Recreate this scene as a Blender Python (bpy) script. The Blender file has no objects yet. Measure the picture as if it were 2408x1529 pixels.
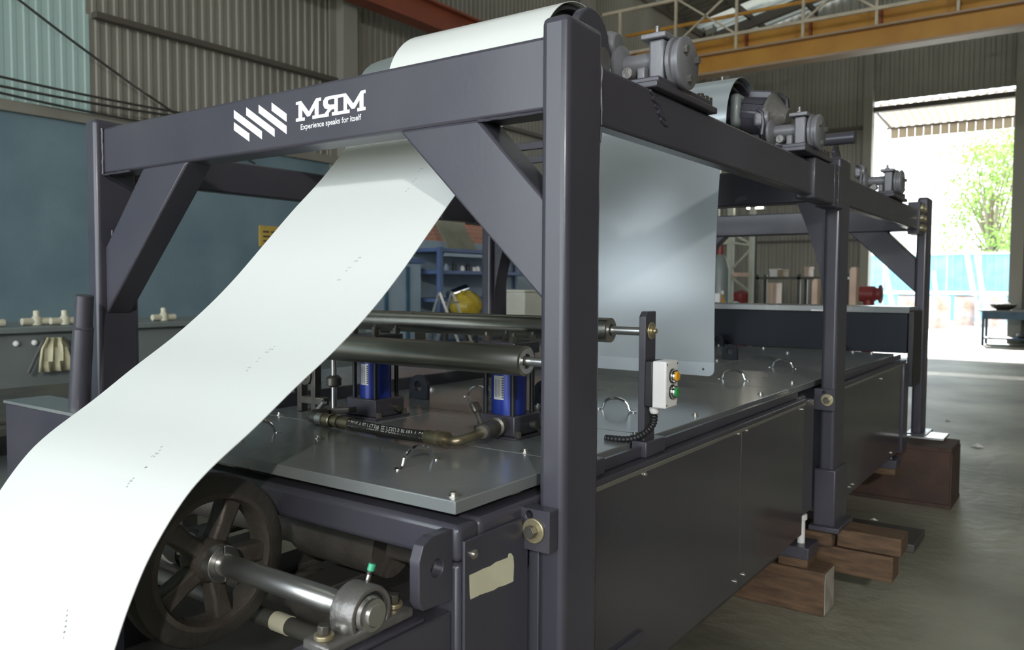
import bpy, bmesh, math, random
from mathutils import Vector, Matrix
R = math.radians
random.seed(7)
scene = bpy.context.scene
C = scene.collection

# ------------------------------------------------------------------ camera
W, H, F = 2408.0, 1529.0, 1899.0
YAW, PITCH, ROLL = R(35.6), R(2.9), R(0.3)
CZ = 1.2288
EYE = Vector((0, 0, CZ))
fw = Vector((-math.sin(YAW)*math.cos(PITCH), math.cos(YAW)*math.cos(PITCH), -math.sin(PITCH)))
rt0 = Vector((math.cos(YAW), math.sin(YAW), 0)); up0 = rt0.cross(fw)
rt = rt0*math.cos(ROLL) + up0*math.sin(ROLL); up = up0*math.cos(ROLL) - rt0*math.sin(ROLL)
cam = bpy.data.cameras.new('camera'); camo = bpy.data.objects.new('camera', cam); C.objects.link(camo)
cam.sensor_width = 36; cam.lens = F/W*36; cam.clip_start = .02; cam.clip_end = 300
camo.matrix_world = Matrix(((rt.x, up.x, -fw.x, 0), (rt.y, up.y, -fw.y, 0), (rt.z, up.z, -fw.z, CZ), (0, 0, 0, 1)))
cam.dof.use_dof = True; cam.dof.focus_distance = 1.9; cam.dof.aperture_fstop = 5.6
scene.camera = camo
def ray(x, y): return fw*F + rt*(x-W/2) + up*(H/2-y)
def onX(x, y, a): d = ray(x, y); return EYE + d*(a/d.x)
def onY(x, y, a): d = ray(x, y); return EYE + d*(a/d.y)
def onZ(x, y, a): d = ray(x, y); return EYE + d*((a-CZ)/d.z)

# ------------------------------------------------------------------ world, sun, exposure
wd = bpy.data.worlds.new('overcast_sky'); scene.world = wd; wd.use_nodes = True
bg = wd.node_tree.nodes['Background']; bg.inputs[0].default_value = (.86, .94, 1.0, 1); bg.inputs[1].default_value = 3.0
sun = bpy.data.lights.new('sun_offscreen', 'SUN'); sun.energy = 7.0; sun.angle = R(2); sun.color = (1, .96, .88)
suno = bpy.data.objects.new('sun_offscreen', sun); C.objects.link(suno); suno.rotation_euler = Vector((.17, -.80, -.56)).to_track_quat('-Z', 'Y').to_euler()
vs = scene.view_settings
vs.view_transform = 'Standard'; vs.look = 'None'; vs.gamma = 1; vs.use_curve_mapping = False; vs.exposure = 0.88

# ------------------------------------------------------------------ materials
def mat(name, col, rough=.5, metal=0, col2=None, nscale=6, bump=0, bscale=40, coat=0, spec=.5, detail=5, lo=.35, hi=.65, rvar=0, stretch=None):
    m = bpy.data.materials.new(name); m.use_nodes = True
    nt = m.node_tree; b = nt.nodes['Principled BSDF']
    b.inputs['Base Color'].default_value = (*col, 1); b.inputs['Roughness'].default_value = rough
    b.inputs['Metallic'].default_value = metal; b.inputs['Coat Weight'].default_value = coat
    b.inputs['Coat Roughness'].default_value = .12
    b.inputs['Specular IOR Level'].default_value = spec
    tc = nt.nodes.new('ShaderNodeTexCoord'); src = tc.outputs['Object']
    if stretch:
        mp = nt.nodes.new('ShaderNodeMapping'); mp.inputs['Scale'].default_value = stretch
        nt.links.new(src, mp.inputs[0]); src = mp.outputs[0]
    if col2 or rvar:
        n = nt.nodes.new('ShaderNodeTexNoise'); n.inputs['Scale'].default_value = nscale; n.inputs['Detail'].default_value = detail
        nt.links.new(src, n.inputs['Vector'])
        r = nt.nodes.new('ShaderNodeMapRange'); r.inputs[1].default_value = lo; r.inputs[2].default_value = hi
        nt.links.new(n.outputs[0], r.inputs[0])
        if col2:
            mx = nt.nodes.new('ShaderNodeMix'); mx.data_type = 'RGBA'
            mx.inputs[6].default_value = (*col, 1); mx.inputs[7].default_value = (*col2, 1)
            nt.links.new(r.outputs[0], mx.inputs[0]); nt.links.new(mx.outputs[2], b.inputs['Base Color'])
        if rvar:
            r2 = nt.nodes.new('ShaderNodeMapRange'); r2.inputs[3].default_value = rough-rvar; r2.inputs[4].default_value = rough+rvar
            nt.links.new(n.outputs[0], r2.inputs[0]); nt.links.new(r2.outputs[0], b.inputs['Roughness'])
    if bump:
        n2 = nt.nodes.new('ShaderNodeTexNoise'); n2.inputs['Scale'].default_value = bscale; n2.inputs['Detail'].default_value = 3
        nt.links.new(src, n2.inputs['Vector'])
        bp = nt.nodes.new('ShaderNodeBump'); bp.inputs['Strength'].default_value = bump; bp.inputs['Distance'].default_value = .02
        nt.links.new(n2.outputs[0], bp.inputs['Height']); nt.links.new(bp.outputs[0], b.inputs['Normal'])
    return m
def emit(name, col, s):
    m = bpy.data.materials.new(name); m.use_nodes = True; b = m.node_tree.nodes['Principled BSDF']
    b.inputs['Base Color'].default_value = (*col, 1); b.inputs['Emission Color'].default_value = (*col, 1); b.inputs['Emission Strength'].default_value = s
    return m
def translucent(name, col, t=.75):
    m = bpy.data.materials.new(name); m.use_nodes = True; nt = m.node_tree; b = nt.nodes['Principled BSDF']
    b.inputs['Base Color'].default_value = (*col, 1); b.inputs['Roughness'].default_value = .6
    tr = nt.nodes.new('ShaderNodeBsdfTranslucent'); tr.inputs[0].default_value = (*col, 1)
    mx = nt.nodes.new('ShaderNodeMixShader'); mx.inputs[0].default_value = t
    nt.links.new(b.outputs[0], mx.inputs[1]); nt.links.new(tr.outputs[0], mx.inputs[2])
    nt.links.new(mx.outputs[0], nt.nodes['Material Output'].inputs[0])
    return m
M = dict(
    paint=mat('slate_paint', (.046, .044, .059), .34, 0, (.058, .055, .069), 4, .015, 90, coat=.15, rvar=.06),
    paint_dark=None,
    panel=mat('gloss_panel_paint', (.044, .043, .053), .16, 0, (.054, .052, .062), 2.2, .10, 3.2, coat=.3),
    lid=mat('lid_paint', (.185, .202, .203), .26, .1, (.225, .240, .236), 3, 0, 25, coat=.3, rvar=.05, detail=2),
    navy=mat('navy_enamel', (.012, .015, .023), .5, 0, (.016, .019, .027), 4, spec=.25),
    dusty=mat('dusty_grey_paint', (.150, .150, .165), .38, .1, (.19, .19, .20), 12, .06, 60),
    sheet=mat('white_coated_sheet', (.755, .77, .735), .24, 0, (.73, .755, .73), 1.5, .015, 2.5, spec=.5),
    sheetgrey=mat('grey_backed_sheet', (.40, .45, .475), .30, .45, (.44, .485, .51), 1.2, .05, 3, rvar=.06),
    steel=mat('bright_steel', (.60, .60, .58), .30, .95, (.54, .54, .53), 9, 0, 60, rvar=.03),
    roller=mat('oiled_roller_steel', (.56, .545, .50), .28, 1, (.42, .405, .36), 4, 0, 30, rvar=.04),
    chrome=mat('chrome', (.75, .75, .75), .10, 1, (.65, .65, .66), 9),
    zinc=mat('zinc_bolt', (.70, .68, .62), .28, .95, (.52, .5, .46), 30),
    brass=mat('yellow_zinc', (.60, .53, .34), .33, .8, (.46, .40, .25), 25),
    bolt=mat('dark_bolt', (.10, .092, .08), .42, .7, (.15, .14, .12), 30),
    black=mat('black_plastic', (.012, .012, .014), .45, 0, (.02, .02, .022), 20),
    rubber=mat('worn_rubber', (.032, .030, .026), .55, 0, (.060, .054, .046), 9, .15, 50),
    cast=mat('cast_iron_rim', (.072, .062, .052), .5, .25, (.105, .092, .078), 12, .15, 60),
    cast_grey=mat('grey_cast_housing', (.15, .145, .135), .38, .5, (.21, .20, .19), 18, .12, 70),
    blue=mat('cylinder_blue', (.016, .035, .27), .33, .2, (.022, .05, .33), 6, coat=.2),
    sticker=mat('silver_sticker', (.55, .55, .55), .4, .2, (.68, .68, .68), 20),
    print_dark=mat('print_dark', (.10, .10, .11), .6),
    print_faint=mat('print_faint', (.20, .21, .23), .6),
    print_white=mat('white_vinyl', (.93, .93, .93), .45, 0, (.90, .90, .90), 9),
    hosetext=mat('hose_lettering', (.50, .50, .48), .6),
    hose=mat('hose_rubber', (.018, .017, .016), .42, 0, (.03, .028, .025), 30),
    fitting=mat('oiled_brass_fitting', (.20, .17, .11), .35, .8, (.30, .26, .17), 25),
    white_plastic=mat('ivory_plastic', (.78, .77, .75), .35, 0, (.74, .73, .71), 10),
    yellowbtn=mat('yellow_button', (.75, .36, .02), .3), greenbtn=mat('green_button', (.03, .27, .07), .3),
    greencap=mat('green_cap', (.05, .42, .22), .4),
    tape=mat('cream_tape', (.66, .63, .46), .6, 0, (.58, .55, .40), 10),
    wood=mat('timber', (.075, .042, .022), .75, 0, (.145, .085, .045), 5, .3, 30, stretch=(2, 12, 12)),
    wood_end=mat('dusty_timber_end', (.38, .35, .31), .8, 0, (.25, .22, .18), 12),
    rust=mat('rusty_steel', (.045, .030, .024), .8, .1, (.080, .043, .030), 5, .2, 40),
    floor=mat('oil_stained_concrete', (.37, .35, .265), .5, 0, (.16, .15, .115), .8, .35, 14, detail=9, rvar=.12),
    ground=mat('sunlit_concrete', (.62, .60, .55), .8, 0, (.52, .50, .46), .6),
    corr=mat('weathered_corrugated_steel', (.31, .295, .25), .6, .1, (.24, .228, .192), 1.1, .05, 8, stretch=(1, 1, .25)),
    corr_green=translucent('green_fibreglass_sheet', (.19, .25, .225), .12),
    corr_dark=None,
    teal=mat('teal_plaster', (.180, .265, .300), .7, 0, (.135, .205, .245), 1.6, .25, 9, detail=8),
    brick=None,
    orange=mat('crane_yellow', (.58, .30, .045), .5, 0, (.48, .22, .03), 1.5),
    flange=mat('crane_flange', (.42, .30, .20), .5, 0, (.34, .24, .16), 2),
    cream=mat('truss_cream', (.62, .55, .42), .55, 0, (.5, .43, .32), 3),
    redox=mat('red_oxide', (.30, .075, .035), .55, 0, (.24, .06, .03), 2),
    roof=mat('roof_sheet', (.17, .165, .13), .6, .1, (.12, .115, .095), 1.5),
    purlin=mat('dark_purlin', (.10, .085, .07), .6),
    skylight=translucent('fibreglass_skylight', (.13, .135, .12), .6),
    awning=translucent('fibreglass_awning', (.36, .32, .26), .5),
    greybench=mat('grey_green_enamel', (.19, .22, .21), .45, 0, (.155, .18, .175), 2, coat=.1),
    creampart=mat('cream_casting', (.62, .60, .46), .5, 0, (.52, .5, .38), 8),
    darksteel=mat('dark_plate', (.075, .072, .065), .5, .4, (.11, .105, .09), 6),
    shelfblue=mat('shelf_blue', (.10, .16, .32), .45, 0, (.075, .12, .25), 4),
    lightblue=mat('pale_blue_paint', (.36, .46, .54), .6, 0, (.30, .40, .48), 3),
    board=mat('olive_board', (.20, .20, .15), .5, .2, (.26, .26, .20), 4),
    yellowbag=mat('yellow_plastic', (.55, .43, .04), .35, 0, (.40, .28, .03), 14, .4, 25),
    signyellow=mat('sign_yellow', (.58, .40, .08), .6, 0, (.50, .34, .07), 4),
    whitebin=mat('white_bin', (.72, .72, .62), .5, 0, (.62, .62, .52), 4),
    rackgreen=mat('pale_rack_green', (.42, .43, .33), .5, 0, (.34, .35, .27), 5),
    pink=mat('pale_wood', (.62, .45, .35), .6, 0, (.52, .37, .28), 6),
    card=mat('cardboard', (.36, .28, .18), .8, 0, (.30, .22, .14), 6),
    red=mat('red_enamel', (.28, .035, .03), .45, 0, (.2, .03, .03), 6),
    fence=mat('blue_fence', (.20, .48, .66), .5, 0, (.26, .55, .72), 3),
    fencewhite=mat('white_rail', (.78, .80, .80), .6),
    drum=mat('worn_drum', (.50, .46, .50), .5, .2, (.42, .28, .20), 4),
    tableblue=mat('blue_bench', (.06, .13, .20), .5, 0, (.04, .09, .14), 5),
    leaf=mat('leaf', (.16, .30, .05), .6, 0, (.36, .50, .12), 9), bark=mat('bark', (.22, .18, .13), .9),
    clothes=mat('cream_rag', (.60, .58, .40), .8, 0, (.48, .46, .30), 12),
    cableblack=mat('cable', (.04, .04, .035), .6),
    lampglass=emit('lamp_glass', (1, .93, .80), 9),
    floodglass=mat('flood_glass', (.8, .8, .78), .2),
)
def brickmat():
    m = mat('painted_brick', (.42, .18, .11), .8); nt = m.node_tree
    tc = nt.nodes.new('ShaderNodeTexCoord'); mp = nt.nodes.new('ShaderNodeMapping'); mp.inputs['Rotation'].default_value = (0, R(90), R(90)); 
    bt = nt.nodes.new('ShaderNodeTexBrick'); bt.inputs['Scale'].default_value = 4
    bt.inputs['Color1'].default_value = (.60, .29, .20, 1); bt.inputs['Color2'].default_value = (.52, .235, .155, 1); bt.inputs['Mortar'].default_value = (.62, .40, .31, 1)
    nt.links.new(tc.outputs['Object'], mp.inputs[0]); nt.links.new(mp.outputs[0], bt.inputs['Vector'])
    nt.links.new(bt.outputs['Color'], nt.nodes['Principled BSDF'].inputs['Base Color'])
    return m
M['brick'] = brickmat()
M['corr_dark'] = M['corr']   # every wall sheet and column is the same weathered steel
M['paint_dark'] = M['paint']   # the whole machine wears one slate paint

# ------------------------------------------------------------------ mesh helpers
WL = {}
def frame_of(axis):
    a = Vector(axis).normalized(); t = Vector((0, 0, 1)) if abs(a.z) < .9 else Vector((0, 1, 0))
    u = a.cross(t).normalized(); return a, u, a.cross(u)
class MB:
    def __init__(s): s.v = []; s.f = []
    def add(s, vs, fs):
        k = len(s.v); s.v += [Vector(p) for p in vs]; s.f += [tuple(i+k for i in f) for f in fs]; return s
    def box(s, x0, x1, y0, y1, z0, z1):
        return s.add([(x, y, z) for z in (z0, z1) for y in (y0, y1) for x in (x0, x1)],
                     [(0, 2, 3, 1), (4, 5, 7, 6), (0, 1, 5, 4), (2, 6, 7, 3), (0, 4, 6, 2), (1, 3, 7, 5)])
    def bar(s, a, b, w, h=None, upv=(0, 0, 1)):
        a, b = Vector(a), Vector(b); h = h or w; d = (b-a).normalized(); upv = Vector(upv)
        if abs(d.dot(upv)) > .95: upv = Vector((0, 1, 0))
        sd = d.cross(upv).normalized(); u = sd.cross(d)
        vs = [p + sd*(i*w/2) + u*(j*h/2) for p in (a, b) for j in (-1, 1) for i in (-1, 1)]
        return s.add(vs, [(0, 2, 3, 1), (4, 5, 7, 6), (0, 1, 5, 4), (2, 6, 7, 3), (0, 4, 6, 2), (1, 3, 7, 5)])
    def lathe(s, p0, axis, prof, n=28):
        a, u, w = frame_of(axis); p0 = Vector(p0); vs = []; fs = []; m = len(prof)
        for i in range(n):
            t = 2*math.pi*i/n; dr = u*math.cos(t) + w*math.sin(t)
            for r, h in prof: vs.append(p0 + a*h + dr*r)
        for i in range(n):
            j = (i+1) % n
            for k in range(m-1): fs.append((i*m+k, i*m+k+1, j*m+k+1, j*m+k))
        if prof[0][0] > 1e-6 and prof[0] != prof[-1]: fs.append(tuple(i*m for i in range(n)))
        if prof[-1][0] > 1e-6 and prof[0] != prof[-1]: fs.append(tuple(i*m+m-1 for i in reversed(range(n))))
        return s.add(vs, fs)
    def cyl(s, p0, p1, r, n=24, r1=None):
        p0, p1 = Vector(p0), Vector(p1); L = (p1-p0).length
        return s.lathe(p0, p1-p0, [(r, 0), (r if r1 is None else r1, L)], n)
    def ring(s, p0, p1, ro, ri, n=32):
        p0, p1 = Vector(p0), Vector(p1); L = (p1-p0).length
        return s.lathe(p0, p1-p0, [(ro, 0), (ro, L), (ri, L), (ri, 0), (ro, 0)], n)
    def prism(s, pts, vec):
        pts = [Vector(p) for p in pts]; vec = Vector(vec); n = len(pts)
        return s.add(pts + [p+vec for p in pts], [tuple(reversed(range(n))), tuple(range(n, 2*n))] + [(i, (i+1) % n, (i+1) % n+n, i+n) for i in range(n)])
    def holed(s, outer, c, r, vec, n=24):
        # plate with a round hole: outer is a star-shaped polygon about c, all points in a plane
        outer = [Vector(p) for p in outer]; c = Vector(c); vec = Vector(vec); nn = vec.normalized()
        u = (outer[0]-c).normalized(); w = nn.cross(u)
        o2 = [((p-c).dot(u), (p-c).dot(w)) for p in outer]
        ang = sorted(set([round(2*math.pi*i/n, 5) for i in range(n)] + [round(math.atan2(y, x) % (2*math.pi), 5) for x, y in o2]))
        lo = []; li = []
        for t in ang:
            dx, dy = math.cos(t), math.sin(t); best = None
            for i in range(len(o2)):
                (ax, ay), (bx, by) = o2[i], o2[(i+1) % len(o2)]; ex, ey = bx-ax, by-ay; det = dx*(-ey)+dy*ex
                if abs(det) < 1e-12: continue
                tt = (ax*(-ey)+ay*ex)/det; q = (dx*ay-dy*ax)/det
                if tt > 0 and -1e-4 <= q <= 1+1e-4: best = tt if best is None else max(best, tt)
            best = best or r*1.5
            d = u*dx + w*dy; lo.append(c+d*best); li.append(c+d*r)
        k = len(lo); vs = lo+li+[p+vec for p in lo]+[p+vec for p in li]; fs = []
        for i in range(k):
            j = (i+1) % k
            fs += [(i, k+i, k+j, j), (2*k+i, 2*k+j, 3*k+j, 3*k+i), (i, j, 2*k+j, 2*k+i), (k+i, 3*k+i, 3*k+j, k+j)]
        return s.add(vs, fs)
    def tube(s, path, r, n=10):
        path = [Vector(p) for p in path]; vs = []; fs = []; pu = None
        for i, p in enumerate(path):
            d = (path[min(i+1, len(path)-1)] - path[max(i-1, 0)]).normalized()
            if pu is None: _, pu, _ = frame_of(d)
            pu = (pu - d*pu.dot(d)).normalized(); w = d.cross(pu)
            rr = r[i] if isinstance(r, (list, tuple)) else r
            vs += [p + (pu*math.cos(2*math.pi*k/n) + w*math.sin(2*math.pi*k/n))*rr for k in range(n)]
        for i in range(len(path)-1):
            for k in range(n): fs.append((i*n+k, i*n+(k+1) % n, (i+1)*n+(k+1) % n, (i+1)*n+k))
        fs += [tuple(reversed(range(n))), tuple((len(path)-1)*n+k for k in range(n))]
        return s.add(vs, fs)
    def hexa(s, p0, p1, r): return s.cyl(p0, p1, r, 6)
    def sphere(s, c, r, n=12, sc=(1, 1, 1)):
        vs = []; fs = []; m = n//2
        for i in range(m+1):
            a = math.pi*i/m
            for k in range(n):
                b = 2*math.pi*k/n
                vs.append(Vector(c)+Vector((r*sc[0]*math.sin(a)*math.cos(b), r*sc[1]*math.sin(a)*math.sin(b), r*sc[2]*math.cos(a))))
        for i in range(m):
            for k in range(n): fs.append((i*n+k, (i+1)*n+k, (i+1)*n+(k+1) % n, i*n+(k+1) % n))
        return s.add(vs, fs)
    def build(s, name, m, parent=None, bevel=0, seg=2, angle=35, base=False):
        me = bpy.data.meshes.new(name)
        lo = Vector((min(p.x for p in s.v), min(p.y for p in s.v), min(p.z for p in s.v)))
        hi = Vector((max(p.x for p in s.v), max(p.y for p in s.v), max(p.z for p in s.v)))
        c = (lo+hi)/2
        if parent is None: c.z = lo.z
        me.from_pydata([p-c for p in s.v], [], s.f); me.validate()
        bm = bmesh.new(); bm.from_mesh(me); bmesh.ops.recalc_face_normals(bm, faces=bm.faces); bm.to_mesh(me); bm.free()
        me.shade_smooth(); me.set_sharp_from_angle(angle=R(angle))
        me.materials.append(M[m] if isinstance(m, str) else m)
        o = bpy.data.objects.new(name, me); C.objects.link(o); WL[o.name] = c
        if parent is not None:
            o.parent = parent; o.location = c - WL[parent.name]
        else: o.location = c
        if bevel:
            bv = o.modifiers.new('bevel', 'BEVEL'); bv.width = bevel; bv.segments = seg; bv.limit_method = 'ANGLE'; bv.angle_limit = R(40)
            bv.harden_normals = False
        return o
def B(*a): return MB().box(*a)
def tag(o, label=None, cat=None, group=None, kind=None):
    if label: o['label'] = label
    if cat: o['category'] = cat
    if group: o['group'] = group
    if kind: o['kind'] = kind
    return o
def thing(name, loc, label, cat, group=None):
    o = bpy.data.objects.new(name, None); C.objects.link(o); o.location = loc; o.empty_display_size = .1
    WL[o.name] = Vector(loc); return tag(o, label, cat, group)
def struct(o): return tag(o, kind='structure')
def dup(o, delta=(0, 0, 0), label=None, group=None, parent=None):
    c = o.copy(); C.objects.link(c)
    if parent is None:
        c.location = o.location + Vector(delta)
        if label: c['label'] = label
        if group: c['group'] = group
    else: c.parent = parent
    WL[c.name] = WL.get(o.name, Vector()) + Vector(delta)
    for ch in list(o.children): dup(ch, delta, parent=c)
    return c
def copyat(o, delta, parent):
    c = o.copy(); C.objects.link(c); c.parent = parent
    c.location = o.location + Vector(delta); WL[c.name] = WL[o.name] + Vector(delta)
    return c
def corrugated(p0, dirv, L, upv, Hh, nrm, pitch=.2, depth=.03, thick=0):
    p0, dirv, upv, nrm = Vector(p0), Vector(dirv), Vector(upv), Vector(nrm)
    n = max(1, int(L/pitch)); pr = []
    for i in range(n):
        a = L*i/n; w = L/n
        pr += [(a, 0), (a+w*.46, 0), (a+w*.58, depth), (a+w*.88, depth)]
    pr.append((L, 0)); vs = []; fs = []
    for a, d in pr: vs += [p0+dirv*a+nrm*d, p0+dirv*a+nrm*d+upv*Hh]
    for i in range(len(pr)-1): fs.append((2*i, 2*i+2, 2*i+3, 2*i+1))
    return MB().add(vs, fs)
def smooth_path(pts, k=6):
    pts = [Vector((p[0], p[1], p[2] if len(p) > 2 else 0)) for p in pts]; out = []
    for i in range(len(pts)-1):
        a = pts[max(i-1, 0)]; b = pts[i]; c = pts[i+1]; d = pts[min(i+2, len(pts)-1)]
        for j in range(k):
            t = j/k
            out.append(.5*((2*b)+(c-a)*t+(2*a-5*b+4*c-d)*t*t+(3*b-a-3*c+d)*t**3))
    out.append(pts[-1]); return out

# ================================================================== the hall
XL, XR, YB, YF = -8.0, 6.0, 20.63, -7.0
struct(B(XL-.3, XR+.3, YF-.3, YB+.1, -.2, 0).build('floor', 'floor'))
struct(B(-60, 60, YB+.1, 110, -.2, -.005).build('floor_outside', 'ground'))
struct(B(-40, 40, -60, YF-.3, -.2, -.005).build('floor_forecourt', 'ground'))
# left wall: plaster below, corrugated sheet above
struct(B(XL-.25, XL, YF, 7.6, 0, 2.78).build('wall_left', 'teal'))
struct(B(XL-.25, XL, 7.6, YB, 0, 1.87).build('wall_left_dado', 'lightblue'))
struct(B(XL-.25, XL, 7.6, 12.4, 1.87, 3.0).build('wall_left_brick', 'brick'))
struct(B(XL-.25, XL, 12.4, YB, 1.87, 3.0).build('wall_left_rear', 'teal'))
struct(corrugated((XL-.08, YF, 2.78), (0, 1, 0), 4.13-YF, (0, 0, 1), 5.0, (1, 0, 0), .11, .014).build('wall_left_sheeting', 'corr_green', angle=15))
struct(corrugated((XL-.08, 4.13, 2.78), (0, 1, 0), YB-4.13, (0, 0, 1), 1.1, (1, 0, 0), .11, .014).build('wall_left_sheeting', 'corr', angle=15))
struct(corrugated((XL-.06, 4.09, 3.84), (0, 1, 0), YB-4.09, (0, 0, 1), 3.9, (1, 0, 0), .11, .014).build('wall_left_sheeting', 'corr', angle=15))
struct(B(XL-.04, XL+.06, 4.13, YB, 3.80, 3.86).build('trim_1', 'purlin', bevel=.005))
struct(B(XL-.06, XL+.05, YF, YB, 2.76, 2.86).build('trim_2', 'corr_dark', bevel=.005))
# columns on the left wall
for i, y in enumerate((-4.5, 1.2, 7.25, 13.3, 19.3)):
    m = MB().box(XL, XL+.03, y-.12, y+.12, 0, 7.6).box(XL+.03, XL+.25, y-.012, y+.012, 0, 7.6).box(XL+.25, XL+.275, y-.12, y+.12, 0, 7.6)
    if y != 1.2: struct(m.build('trim_3', 'corr_dark'))
# back wall round the doorway
DX0, DX1, DZ = -4.29, -1.45, 5.56
for nm, x0, x1, z0, z1 in (('wall_back', XL-.4, DX0, 0, 8.9), ('wall_back_top', DX0, DX1, DZ, 8.9), ('wall_back_right', DX1, XR, 0, 8.9)):
    struct(corrugated((x0, YB+.06, z0), (1, 0, 0), x1-x0, (0, 0, 1), z1-z0, (0, -1, 0), .19).build(nm, 'corr_dark', angle=15))
struct(B(XL, DX0, YB-.02, YB+.02, 2.3, 2.36).build('trim_4', 'purlin'))
struct(B(XL, DX0, YB-.06, YB+.02, 4.95, 5.03).build('trim_5', 'purlin'))
struct(B(DX1, DX1+.26, YB-.22, YB+.02, 0, 8.6).build('trim_6', 'corr_dark', bevel=.01))
struct(B(DX0-.2, DX0, YB-.2, YB+.02, 0, 8.6).build('trim_7', 'corr_dark', bevel=.01))
struct(B(DX0-.2, DX1+.26, YB-.12, YB+.06, 5.30, 5.42).build('trim_8', 'purlin', bevel=.01))
# right wall and front wall with a wide open bay
struct(corrugated((XR+.05, YF, 0), (0, 1, 0), YB-YF, (0, 0, 1), 7.7, (-1, 0, 0)).build('wall_right', 'corr_dark', angle=15))
struct(B(XL, -7.2, YF-.2, YF, 0, 6.3).build('wall_front', 'corr_dark'))
struct(B(3.4, XR, YF-.2, YF, 0, 8.9).build('wall_front_right', 'corr_dark'))
struct(B(XL, 3.4, YF-.2, YF, 6.3, 8.9).build('wall_front_top', 'corr_dark'))
# roof
RIDGE = Vector((-1.0, 0, 9.0)); EZ = 7.5
def roof(side, nm):
    x0 = XL-.1 if side < 0 else XR+.1
    d = Vector((RIDGE.x-x0, 0, RIDGE.z-EZ)); L = d.length; d.normalize(); nrm = Vector((0, 0, 1))
    for k in range(14):
        y0 = YF + (YB-YF)*k/14; y1 = YF + (YB-YF)*(k+1)/14
        sky = k in (3, 6, 9, 11, 13)
        m = corrugated((x0, y0, EZ), (0, 1, 0), y1-y0, d, L, nrm, .25, .04)
        o = struct(m.build('ceiling' if not sky else 'window_1', 'roof' if not sky else 'skylight', angle=15))
roof(-1, 'l'); roof(1, 'r')
for k in range(6):
    for sx, x0 in ((-1, XL), (1, XR)):
        t = k/6; x = x0 + (RIDGE.x-x0)*t; z = EZ + (RIDGE.z-EZ)*t - .07
        struct(B(x-.03, x+.03, YF, YB, z-.12, z+.02).build('trim_9', 'purlin'))
for y in (1.2, 7.25, 13.3, 19.3):
    for x0 in (XL, XR):
        struct(MB().bar((x0, y, EZ-.25), (RIDGE.x, y, RIDGE.z-.25), .12, .22).build('trim_10', 'purlin'))

# crane runway on the left wall and bridge crane across
m = MB().box(-7.62, -7.38, YF, YB-.3, 4.72, 4.745).box(-7.51, -7.49, YF, YB-.3, 4.745, 5.05).box(-7.62, -7.38, YF, YB-.3, 5.05, 5.08)
tag(m.build('crane_runway_beam', 'redox'), 'red oxide steel runway beam along the left corrugated wall', 'beam')
for y in (1.2, 7.25, 13.3, 19.3):
    pass
cr = thing('overhead_crane', (-1, 13, 4.7), 'yellow overhead travelling crane with cream truss walkway above the machine', 'crane')
CX0, CX1 = -7.35, 5.6
MB().box(CX0, CX1, 12.985, 13.015, 4.74, 5.02).build('girder_web', 'orange', cr)
MB().box(CX0, CX1, 12.86, 13.14, 4.705, 4.74).build('girder_flange', 'flange', cr)
MB().box(CX0, CX1, 12.86, 13.14, 5.02, 5.05).build('girder_flange', 'flange', cr)
MB().box(CX0, CX1, 13.56, 13.60, 5.0, 5.50).build('rear_girder_web', 'orange', cr)
MB().box(CX0, CX1, 13.45, 13.72, 4.97, 5.0).build('girder_flange', 'flange', cr)
for k in range(12):
    x = CX0+.4+k*1.05
    MB().box(x-.015, x+.015, 13.46, 13.56, 5.0, 5.50).build('girder_stiffener', 'redox', cr)
MB().bar((CX0, 13.05, 5.34), (CX1, 13.05, 5.34), .05).build('truss_chord', 'cream', cr)
MB().bar((CX0, 13.05, 6.1), (CX1, 13.05, 6.1), .05).build('truss_chord', 'cream', cr)
for k in range(12):
    x = CX0+.35+k*1.07
    MB().bar((x, 13.05, 5.08), (x, 13.05, 6.1), .04).build('truss_post', 'cream', cr)
    MB().bar((x, 13.05, 5.34), (x+(1.07 if k % 2 else -1.07)*.98, 13.05, 6.1), .03).build('truss_diagonal', 'cream', cr)
MB().bar((CX0, 13.95, 5.62), (CX1, 13.95, 5.62), .05).build('walkway_rail', 'orange', cr)
MB().bar((CX0, 13.95, 5.95), (CX1, 13.95, 5.95), .05).build('walkway_rail', 'orange', cr)
for s in (CX0+.05, CX1-.2):
    MB().box(s-.15, s+.15, 12.4, 14.4, 5.085, 5.3).build('end_carriage', 'orange', cr, bevel=.01)

# wall-mounted floodlight behind the camera, the hard light on the sheet
fl = thing('floodlight', (5.72, -6.2, 4.8), 'grey floodlight on the wall by the open bay', 'lamp')
MB().box(5.62, 5.98, -6.42, -5.98, 4.7, 5.1).build('housing', 'darksteel', fl, bevel=.02)
MB().box(5.605, 5.618, -6.38, -6.02, 4.74, 5.06).build('glass', 'floodglass', fl)
la = bpy.data.lights.new('floodlight_offscreen', 'AREA'); la.shape = 'RECTANGLE'; la.size = .36; la.size_y = .32; la.energy = 420; la.color = (1, .97, .93)
lo = bpy.data.objects.new('floodlight_offscreen', la); C.objects.link(lo); lo.parent = fl; lo.location = Vector((5.58, -6.2, 4.9))-WL[fl.name]
lo.rotation_euler = (Vector((-1.3, 1.4, 1.3))-Vector((5.58, -6.2, 4.9))).to_track_quat('-Z', 'Y').to_euler()

# ================================================================== gantry frame
g = thing('gantry_frame', (-1.67, 1.35, .28), 'dark slate steel gantry frame with white lettering on its front beam', 'frame')
PR, PLf = (-.854, -.794), (-2.545, -2.485)
PY = ((1.28, 1.414), (3.28, 3.43), (5.31, 5.47))
for (y0, y1), zt in zip(PY, (1.728, 1.726, 1.755)):
    for x0, x1 in (PR, PLf):
        B(x0, x1, y0, y1, .28 if y0 < 5 else .30, zt).build('post', 'paint', g, bevel=.014, seg=3)
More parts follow.
